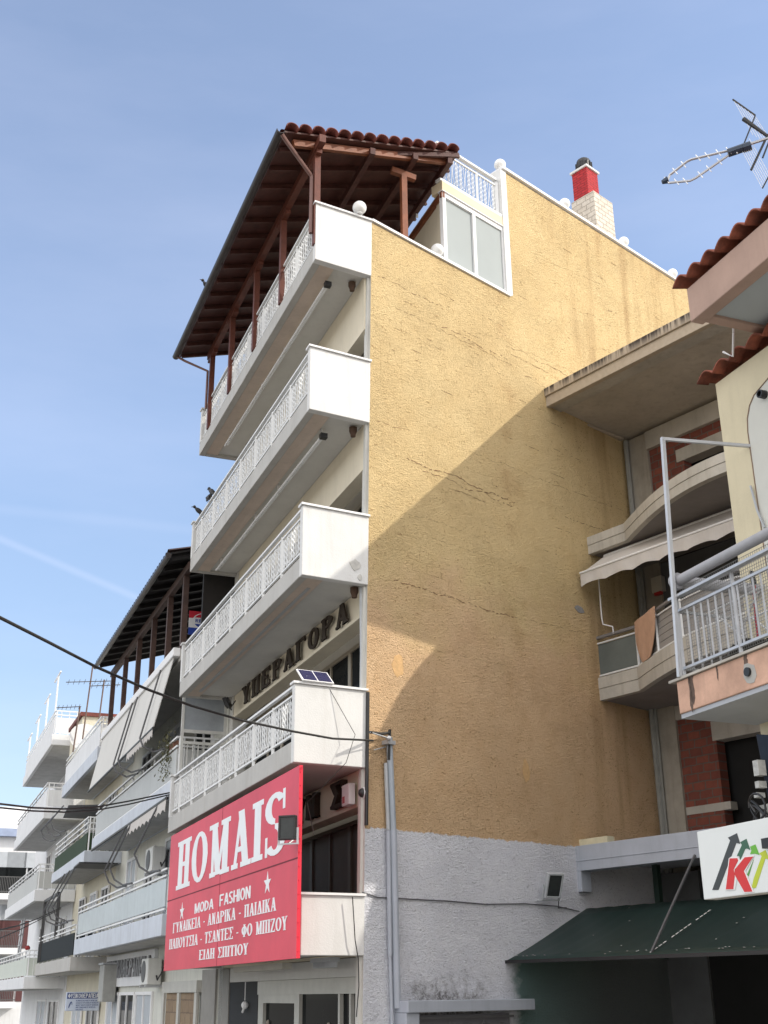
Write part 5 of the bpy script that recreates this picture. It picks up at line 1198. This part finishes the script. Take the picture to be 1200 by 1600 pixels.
# big striped awning
t0 = thing('retractable_awning', 'large pale grey awning hanging steeply over the neighbour\'s upper balcony', 'awning', FF.p(14, 1.2, 8.3))
t = MB(); t.hexa([FF.p(a, b, c) for d in (0, .02) for a, b, c in ((9.75, 1.45 + d, 8.30), (19.2, 1.45 + d, 8.30), (19.2, 1.14 + d, 9.9), (9.35, 1.14 + d, 9.9))]); t.build('fabric', M('pale_awning', (.60, .59, .56), .9, .05, 1), t0)
t = MB(); t.box(FF, 9.2, 19.4, 1.051, 1.22, 9.84, 10.04); t.build('awning_box', alu, t0, bevel=.02)
t = MB(); t.tube([FF.p(9.7, 1.47, 8.28), FF.p(19.3, 1.47, 8.28)], .03, 6); t.build('front_bar', dark, t0)
t = MB(); n = 60; P = [[], []]
for i in range(n + 1): a = 9.75 + 3.2 * i / n; P[0].append(FF.p(a, 1.475, 8.28)); P[1].append(FF.p(a, 1.475, 8.06 + .07 * abs(sin(pi * i / 6))))
t.grid(P); t.build('valance', fabric, t0, solid=.008)
for s in (10.4, 13.3, 14.0):
    t = MB(); t.tube([FF.p(s, 1.25, 9.8), FF.p(s + .4, 1.56, 8.25)], .022, 5); t.tube([FF.p(s + .4, 1.56, 8.25), FF.p(s + .3, 1.5, 8.05), FF.p(s + .1, 1.25, 7.9), FF.p(s - .5, 1.08, 7.9)], .024, 6); t.build('arm', M('dark_grey_strut', (.09, .09, .095)), t0)
t0 = thing('retractable_awning', 'rolled up awning with a short scalloped edge under the neighbour\'s upper balcony', 'awning', FF.p(11, 1.1, 6.4))
t = MB(); n = 60; P = [[], []]
for i in range(n + 1): a = 9.4 + 4.6 * i / n; P[0].append(FF.p(a, 1.14, 6.72)); P[1].append(FF.p(a, 1.16, 6.40 + .07 * abs(sin(pi * i / 6))))
t.grid(P); t.build('valance', fabric, t0, solid=.008)
t = MB(); t.tube([FF.p(9.4, 1.13, 6.70), FF.p(20, 1.13, 6.70)], .04, 6); t.build('front_bar', dark, t0)
arm_rods([10.3, 13.6, 14.4], 6.70, 1.13, 5.35, 1.5, 'long thin awning arms over the neighbour\'s first floor railing', 1.08)
pa = FF.on(216, 1350, .25); acunit(FF.p(14.6, .03, 5.62), 'large air conditioner on the wall of the neighbour\'s first floor balcony')
a, c = FF.on(252, 1530, .1); acunit(FF.p(14.3, .03, 2.95), 'air conditioner half hidden behind the lower corner of the red sign')
# sign fascia and shop windows
t = MB(); t.box(FF, 14.9, 22.2, .002, .10, 2.95, 3.80); t.build('fascia_board', whitewall, n2)
L4 = Fr(FF.p(0, .11, 0), -FF.u, FF.v); t0 = thing('raised_letters', 'worn Greek letters on the white board over the neighbour\'s shop windows', 'lettering', FF.p(18, .1, 3.1))
for i, ch in enumerate('ΦΥΣΙΚΟΘΕΡΑΠΕΙΑ'):
    a = -21.9 + i * .49; t = MB(); write(t, L4, ch, a, a + (.36 if ch != 'Ι' else .12), 3.18, 3.66, .001, .05, T=.2, t=.13, ser=0); t.build('letter', M('worn_letter', (.22, .22, .23), .5, .5, 8), t0)
doors(n2, [(15.2, 2.2), (17.6, 2.2), (20.0, 2.0)], .3, 2.5, [blind, glassd])
t = MB(); t.box(FF, 10.3, 13.3, .002, .08, 0, 2.75); t.build('stone_pier', tilestone, n2, uvf=uvplane(FF))
t = MB(); t.box(FF, 10.0, 13.6, .002, .14, 2.76, 3.0)
for a0 in (10.0, 11.7, 13.35): t.box(FF, a0, a0 + .22, .081, .13, 0, 2.755)
t.build('door_frame', M('cream_shop_frame', (.46, .45, .41)), n2)
t = MB(); t.box(FF, 8.72, 9.9, .002, .05, 0, 3.2); t.build('grey_pier', M('dull_grey_pier', (.26, .25, .23)), n2)
p = FF.p(20.6, .1, 2.55); t0 = thing('meter_box', 'grey metal meter box on the wall between the two sign boards', 'meter box', p); f = Fr(p, FF.u, FF.v)
t = MB(); t.box(f, -.4, .4, 0, .38, 0, 1.0); t.build('casing', M('grey_meter_box', (.35, .35, .33), .6, .15, 4, grime=.3), t0, bevel=.02); t = MB(); t.box(f, -.44, .44, .0, .42, 1.001, 1.05); t.build('lid', steel, t0)
# banner on the timber terrace
BN = Fr(FF.p(10.6, 0, 0), -FF.v, -FF.u)
b0_ = BN.on(296, 954); b1_ = BN.on(346, 996); ba0, ba1, bz0, bz1 = b0_[0], b1_[0], b1_[1], b0_[1]
t0 = thing('banner', 'red white and blue estate agency banner hung on the dark timber terrace', 'banner', BN.p(ba0, 0, bz0))
hgt = bz1 - bz0
for nm, c, z0_, z1_b in (('red_band', (.55, .02, .04), .70, 1.0), ('white_band', (.78, .78, .78), .30, .70), ('blue_band', (.02, .06, .35), .0, .30)):
    t = MB(); t.box(BN, ba0, ba1, -.01, 0, bz0 + hgt * z0_ + .001, bz0 + hgt * z1_b); t.build(nm, M('print_' + nm, c, .5, .04, 2), t0)
cx_, cz_ = (ba0 + ba1) / 2, bz0 + hgt * .60; rx_, rz_2 = (ba1 - ba0) * .36, hgt * .32
el = lambda k, a0, a1, n=20: [(cx_ + rx_ * k * cos(radians(a0 + (a1 - a0) * i / n)), cz_ + rz_2 * k * sin(radians(a0 + (a1 - a0) * i / n))) for i in range(n + 1)]
t = MB(); t.prism(BN, el(1.1, 0, 359), .001, .003); t.build('balloon', M('print_white_band', (.78, .78, .78)), t0)
t = MB(); t.prism(BN, el(1, 25, 155), .004, .006); t.build('balloon_red', M('print_red_band', (.55, .02, .04)), t0)
t = MB(); t.prism(BN, el(1, 205, 335), .004, .006); t.build('balloon_blue', M('print_blue_band', (.02, .06, .35)), t0)
t = MB(); write(t, BN, 'RE/MAX', cx_ - rx_ * .85, cx_ + rx_ * .85, cz_ - hgt * .07, cz_ + hgt * .07, .007, .009, T=.2, t=.15, ser=0); t.build('lettering', M('print_blue_band', (.02, .06, .35)), t0)
# potted plant drooping over the upper railing
t0 = thing('hanging_plant', 'dry trailing plant on the corner of the neighbour\'s upper railing', 'plant', FF.p(9.6, 1.1, 7.9))
lf = MB()
for _ in range(240):
    f = random.random(); c = FF.p(9.75 + random.gauss(0, .22) * (1 - f * .4), 1.12 + random.gauss(0, .06), 8.25 - f * 1.05 + random.gauss(0, .05)); d = np.array([random.gauss(0, 1) for _ in range(3)]); d /= np.linalg.norm(d); e = np.cross(d, ZV); e = e / max(np.linalg.norm(e), .01)
    lf.add([c, c + d * .05 + e * .018, c + d * .10, c + d * .05 - e * .018], [(0, 1, 2, 3)])
lf.build('foliage', M('dry_leaf', (.13, .13, .06), .8, .4, 20), t0)
t = MB(); t.box(FF, 9.55, 10.0, .85, 1.02, 7.75, 8.0); t.build('pot', M('clay_pot', (.25, .12, .08), .8), t0)

# --- block with the green canvas railings
n3 = thing('apartment_building', 'narrow cream block with green and black canvas railings', 'building', FF.p(22.5, 0, 0))
t = MB(); t.box(FF, 22.31, 31.6, -9, -.02, 0, 9.8); t.build('front_wall', creamwall, n3)
balcony(n3, 22.5, 32.0, 1.15, 3.42, 3.82, 3.88, 4.52, [4.62, 4.75], slabm, darkp)
balcony(n3, 21.4, 29.3, 1.15, 6.5, 6.84, 6.86, 7.38, [7.5, 7.68, 7.85], blueslab, greenp)
balcony(n3, 20.4, 28.5, 1.15, 9.42, 9.85, 9.90, 10.55, [10.62, 10.78], blueslab, whitewall)
doors(n3, [(23.2, 1.4), (25.6, 1.4), (28.2, 1.4)], 3.9, 2.1); doors(n3, [(23.2, 1.4), (26, 1.4), (28.6, 1.2)], 6.9, 2.1); doors(n3, [(23.5, 2.4), (27, 2.2)], .2, 2.3)
arm_rods([27.2, 28.4, 30.0], 8.98, 1.2, 8.2, 1.55, 'bent awning arms poking above the green canvas railing', 1.1)
arm_rods([22.9, 24.2, 25.4], 6.5, 1.18, 5.0, 1.7, 'folding awning arms in front of the black canvas railing', 1.15)
t0 = thing('pipe_frame', 'black square pipe frame on the black canvas balcony', 'frame', FF.p(30, 1.1, 4.5))
t = MB()
pts = [FF.p(31.0, 1.1, 3.9), FF.p(31.0, 1.1, 6.0), FF.p(27.0, 1.1, 6.0), FF.p(27.0, 1.1, 4.6)]
for p_, q_ in zip(pts, pts[1:]): t.beam(p_, q_, .09, .09)
t.build('tube', dark, t0)
t = MB(); t.slab(FF, [(23.4, 1.5), (26.2, 1.3), (26.2, .3), (22.8, .3)], 8.42, 8.46); t.build('canopy_sheet', M('black_sheet', (.03, .03, .033), .5), None, 'flat black canopy sheet over the green canvas balcony', 'canopy')
t = MB(); t.slab(FF, [(20.8, 1.35), (22.4, 1.3), (22.4, .2), (20.8, .2)], 6.40, 6.44); t.build('canopy_sheet', M('black_sheet', (.03, .03, .033)), None, 'dark sheet canopy just below the end of the green canvas balcony', 'canopy')
acunit(FF.p(26.6, .0, 8.0), 'small air conditioner on the wall above the green canvas railing')
# projecting physiotherapy sign
K = Fr(FF.p(23.4, 0, 0), -FF.v, -FF.u)          # faces the viewer
k0 = K.on(104, 1550); k1 = K.on(155, 1579)
t0 = thing('sign_board', 'small blue and white Greek physiotherapy sign projecting from the wall', 'sign', K.p(k0[0], 0, k1[1]))
t = MB(); t.box(K, k0[0], k1[0], -.10, 0, k1[1], k0[1]); t.build('board', M('pale_blue_board', (.52, .58, .70), .45, .05, 2), t0, bevel=.02)
kh = k0[1] - k1[1]; t = MB(); t.box(K, k0[0] + .03, k1[0] - .03, .001, .003, k0[1] - kh * .36, k0[1] - .03); t.build('title_band', M('navy_print', (.04, .07, .22), .5), t0)
t = MB(); write(t, K, 'ΦΥΣΙΚΟΘΕΡΑΠΕΙΑ', k0[0] + .06, k1[0] - .06, k0[1] - kh * .32, k0[1] - kh * .09, .004, .006, T=.19, t=.13, ser=0); t.build('title', signw, t0)
t = MB()
for i, (tx, ln) in enumerate((('ΚΙΝΗΣΙΟΘΕΡΑΠΕΙΑ', .62), ('ΗΛΕΚΤΡΟΘΕΡΑΠΕΙΑ', .66), ('ΜΑΓΝΗΤΟΘΕΡΑΠΕΙΑ', .66), ('ΘΕΡΜΟΘΕΡΑΠΕΙΑ', .58), ('LAΖΕΡ'.replace('L', 'Λ'), .22))):
    c = k0[1] - kh * (.42 + .115 * i); a = k0[0] + (k1[0] - k0[0]) * .30
    write(t, K, tx, a, a + (k1[0] - k0[0]) * ln, c - kh * .085, c - kh * .015, .001, .003, T=.2, t=.14, ser=0)
t.tube([K.p(k0[0] + (k1[0] - k0[0]) * .14 + .05 * cos(q_), .004, k1[1] + kh * .32 + .09 * sin(q_ * 1.4)) for q_ in [i * .5 for i in range(12)]], .008, 4)
t.build('small_print', M('navy_print', (.04, .07, .22)), t0)

# --- white block with the stacked solid balconies
n4 = thing('apartment_building', 'tall white block with four stacked solid fronted balconies', 'building', FF.p(32, 0, 0))
t = MB(); t.box(FF, 31.61, 47, -10, .0, 0, 12.2); t.build('front_wall', whitewall, n4)
for z, s0, s1, pm in ((2.98, 32.0, 46.5, M('pale_green_panel', (.56, .60, .54), .7, .06, 2)), (6.02, 31.2, 43.2, panelg), (8.98, 30.7, 42.2, whitewall), (11.72, 30.4, 41.0, whitewall)):
    balcony(n4, s0, s1, 1.5, z, z + .42, z + .46, z + 1.08, [z + 1.18, z + 1.34], whitewall, pm)
doors(n4, [(33, 1.6), (36, 1.5), (40, 1.5)], 3.4, 2.2); doors(n4, [(33, 1.6), (36, 1.5), (40, 1.5)], 6.5, 2.2); doors(n4, [(33, 1.6), (36, 1.5)], 9.45, 2.2); doors(n4, [(33, 3), (37, 3)], .2, 2.4)
t = MB(); t.box(FF, 30.6, 40, -6, -.3, 12.2, 12.25); t.box(FF, 32.6, 33.6, .0, .5, 6.5, 8.0); t.build('roof_deck', whitewall, n4)
for k, s in enumerate((31, 34.2, 37.4, 40.6)):
    t = MB(); t.beam(FF.p(s, 1.40, 12.2), FF.p(s, 1.40, 14.6 - .2 * k), .05, .05); t.beam(FF.p(s - .7, 1.4, 14.6 - .2 * k), FF.p(s + 1.2, 1.4, 14.6 - .2 * k), .05, .05); t.build('awning_post', alu, n4)
acunit(FF.p(31.9, .0, 8.1), 'small air conditioner on the side of the white block with solid balconies')
t0 = thing('step_ladder', 'small folding ladder and red bag on the lowest white balcony', 'ladder', FF.p(40, 1.0, 3.5))
t = MB()
for s in (40.0, 40.9): t.beam(FF.p(s, 1.0, 3.5), FF.p(s + .1, .9, 5.9), .06, .06)
for k in range(5): t.beam(FF.p(40, 1.0, 3.9 + k * .45), FF.p(40.95, .98, 3.9 + k * .45), .05, .05)
t.build('frame', steel, t0); t = MB(); t.ball(FF.p(40.6, .6, 4.7), .11, 10); t.build('red_bag', M('red_bag', (.45, .05, .05), .7), t0, smooth=60)

# --- far end of the street
E = Fr(FF.p(62, 0, 0), -FF.v, -FF.u)
n5 = thing('apartment_building', 'distant white block closing the end of the street at the left edge', 'building', E.p(-6, 0, 0))
r_ = E.on(60, 1320)[0] + 3; l_ = r_ - 17; ztop = E.on(20, 1300)[1]
t = MB(); t.box(E, l_, r_, -10, 0, 0, ztop); t.box(E, l_, r_ - 1, -8, -3, ztop, E.on(20, 1250)[1]); t.build('front_wall', whitewall, n5)
t = MB()
for k in range(5): a = l_ + 2 + k * 3; t.prism(E, [(a, ztop + .002), (a + .5, ztop + .002), (a + .35, ztop - 1.2)], .001, .004)
t.build_each('rust_streak', M('rust_streak', (.42, .36, .27), .9, .3, 3), n5)
t = MB(); t.box(E, l_, r_, .0, .5, E.on(20, 1308)[1], E.on(20, 1296)[1]); t.build('blue_cornice', M('blue_grey_cornice', (.30, .36, .50), .8), n5)
e1 = {k: E.on(20, y)[1] for k, y in dict(a=1398, b=1482, c=1565).items()}
for zf_, y0, y1 in ((e1['a'], 1368, 1345), (e1['b'], 1468, 1435), (e1['c'], 1545, 1505)):
    x0 = E.on(-30, 1390)[0]; x1 = E.on(38, 1390)[0]
    t = MB(); t.box(E, x0, x1, .0, 1.1, zf_ - .35, zf_); o = t.build('balcony', whitewall, n5)
    t = MB()
    for k in range(26): a = x0 + .05 + (x1 - x0 - .1) * k / 25; t.beam(E.p(a, 1.05, zf_), E.p(a, 1.05, zf_ + .95), .03, .03)
    t.beam(E.p(x0, 1.05, zf_ + .95), E.p(x1, 1.05, zf_ + .95), .05, .05); t.beam(E.p(x0, 1.05, zf_ + .1), E.p(x1, 1.05, zf_ + .1), .05, .05); t.build('railing', M('dark_iron', (.10, .10, .10), .6), o)
    for a in (E.on(6, 1390)[0], E.on(-22, 1390)[0]):
        t = MB(); t.box(E, a, a + 1.2, .002, .03, zf_, zf_ + 1.6); t.box(E, a + 1.3, a + 2.2, .002, .03, zf_, zf_ + 2.2); o2 = t.build('window', glassd if zf_ == e1['a'] else M('maroon_shutter', (.10, .035, .035), .7), n5)
        t = MB(); t.box(E, a, a + 2.2, .031, .06, zf_ + 1.6, zf_ + 2.5); t.build('blind', M('window_blind', (.42, .45, .48)), o2)
def dish(p, d, r, label):
    t0 = thing('satellite_dish', label, 'satellite dish', p); t = MB(); t.lathe(np.array(p) + ZV * .5, [(r, .16 * r), (r * .7, .06 * r), (.02, 0), (.02, -.03), (r * .7, .02 * r), (r * 1.01, .15 * r)], 22, axis=d); t.build('reflector', M('dish_grey', (.55, .55, .54), .5), t0, smooth=40)
    t = MB(); t.tube([np.array(p), np.array(p) + ZV * .5], .03, 6); t.tube([np.array(p) + ZV * .2, np.array(p) + np.array(d) * r + ZV * .4], .015, 5); t.build('mast', steel, t0)
a, c = E.on(24, 1292, .5); dish(E.p(a, -.5, c - .5), E.u * .5 + E.v * .8 + ZV * .4, .75, 'grey satellite dish on the roof of the distant white block')
# roof clutter: aerials, tank, tiled hut
D_ = Fr(FF.p(26, 0, 0), -FF.v, -FF.u)
def aerial(x0, y0, x1, y1, xa, xb, yb, label, nel=9):
    t0 = thing('television_aerial', label, 'aerial', D_.p(D_.on(x0, y0)[0], 0, D_.on(x0, y0)[1]))
    P = lambda x, y: D_.p(D_.on(x, y)[0], 0, D_.on(x, y)[1])
    t = MB(); t.tube([P(x0, y0), P(x1, y1)], .028, 6); t.build('mast', M('rusty_mast', (.14, .09, .07), .7, .3, 8), t0)
    t = MB(); A_0, B_0 = P(xa, yb), P(xb, yb - 2); t.tube([A_0, B_0], .018, 5)
    for k in range(nel): c = A_0 + (B_0 - A_0) * (k + .5) / nel; t.tube([c - D_.v * .18 - ZV * .05, c + D_.v * .18 + ZV * .05], .008, 4)
    t.build('boom', M('dark_grey_strut', (.09, .09, .095)), t0)
aerial(129, 1155, 145, 1040, 103, 178, 1066, 'thin leaning rooftop aerial, the tallest of the three at the left')
aerial(154, 1130, 163, 1062, 140, 188, 1072, 'rooftop aerial beside the dark timber roof, the middle height one', 6)
aerial(114, 1175, 125, 1104, 88, 127, 1106, 'rooftop aerial at the far left with a low boom, the shortest one', 6)
hx = D_.on(136, 1110); hx2 = D_.on(186, 1140)
t0 = thing('roof_hut', 'small cream roof hut with a red tiled top behind the aerials', 'hut', D_.p(hx[0], -3, 10))
t = MB(); t.box(D_, hx[0], hx2[0] + .5, -4, -1, 9.8, hx[1]); t.build('wall', creamwall, t0); t = MB(); t.box(D_, hx[0] - .1, hx2[0] + .6, -4.1, -.9, hx[1], hx[1] + .14); t.build('roof', tile, t0)
a, c = D_.on(137, 1140); dish(D_.p(a, -.6, c - .7), D_.v * .9 + ZV * .3, .55, 'pale satellite dish beside the rooftop hut')

# --- street cables at the left
def span(pts, d0, d1, r, label):
    t = MB(); n = len(pts); t.tube([CAM + ray(x, y) * (d0 + (d1 - d0) * i / (n - 1)) for i, (x, y) in enumerate(pts)], r, 6)
    t.build('power_cable', wire_m, None, label, 'cable', smooth=60)
dd = float((FF.p(9.2, 1.2, 6.8) - CAM) @ FW)
span([(-40, 1249), (0, 1256), (50, 1262), (100, 1264), (150, 1261), (200, 1252), (268, 1238)], 16, dd, .016, 'upper strand of the twin cables crossing to the neighbour\'s balcony')
span([(-40, 1255), (0, 1262), (50, 1267), (100, 1269), (150, 1266), (200, 1257), (268, 1241)], 16.1, dd, .014, 'lower strand of the twin cables crossing to the neighbour\'s balcony')
dd = float((FF.p(24, 1.2, 6.0) - CAM) @ FW)
span([(-40, 1460), (0, 1453), (30, 1446), (60, 1435), (95, 1418)], 18, dd, .016, 'dark cable rising to the block with black canvas railings, the upper of two')
span([(-40, 1480), (0, 1466), (30, 1453), (60, 1438), (95, 1420)], 18.2, dd, .012, 'thin cable rising to the block with black canvas railings, the lower of two')

# --- repeats of a kind share a group
GROUPS = {'air conditioner': 'air conditioners on the facades', 'aerial': 'television aerials on the roofs', 'floodlight': 'floodlights on the walls and sign',
          'awning': 'awnings over balconies and doors', 'awning arms': 'folding awning arms', 'cable': 'cables over the street and walls', 'pipe': 'pipes on the party wall',
          'alarm': 'alarm boxes on the walls', 'lettering': 'raised letter signs', 'satellite dish': 'satellite dishes on the roofs', 'canopy': 'dark canopy sheets'}
for o in list(bpy.data.objects):
    if o.parent is None and o.get('category') in GROUPS and not o.get('group'): o['group'] = GROUPS[o['category']]
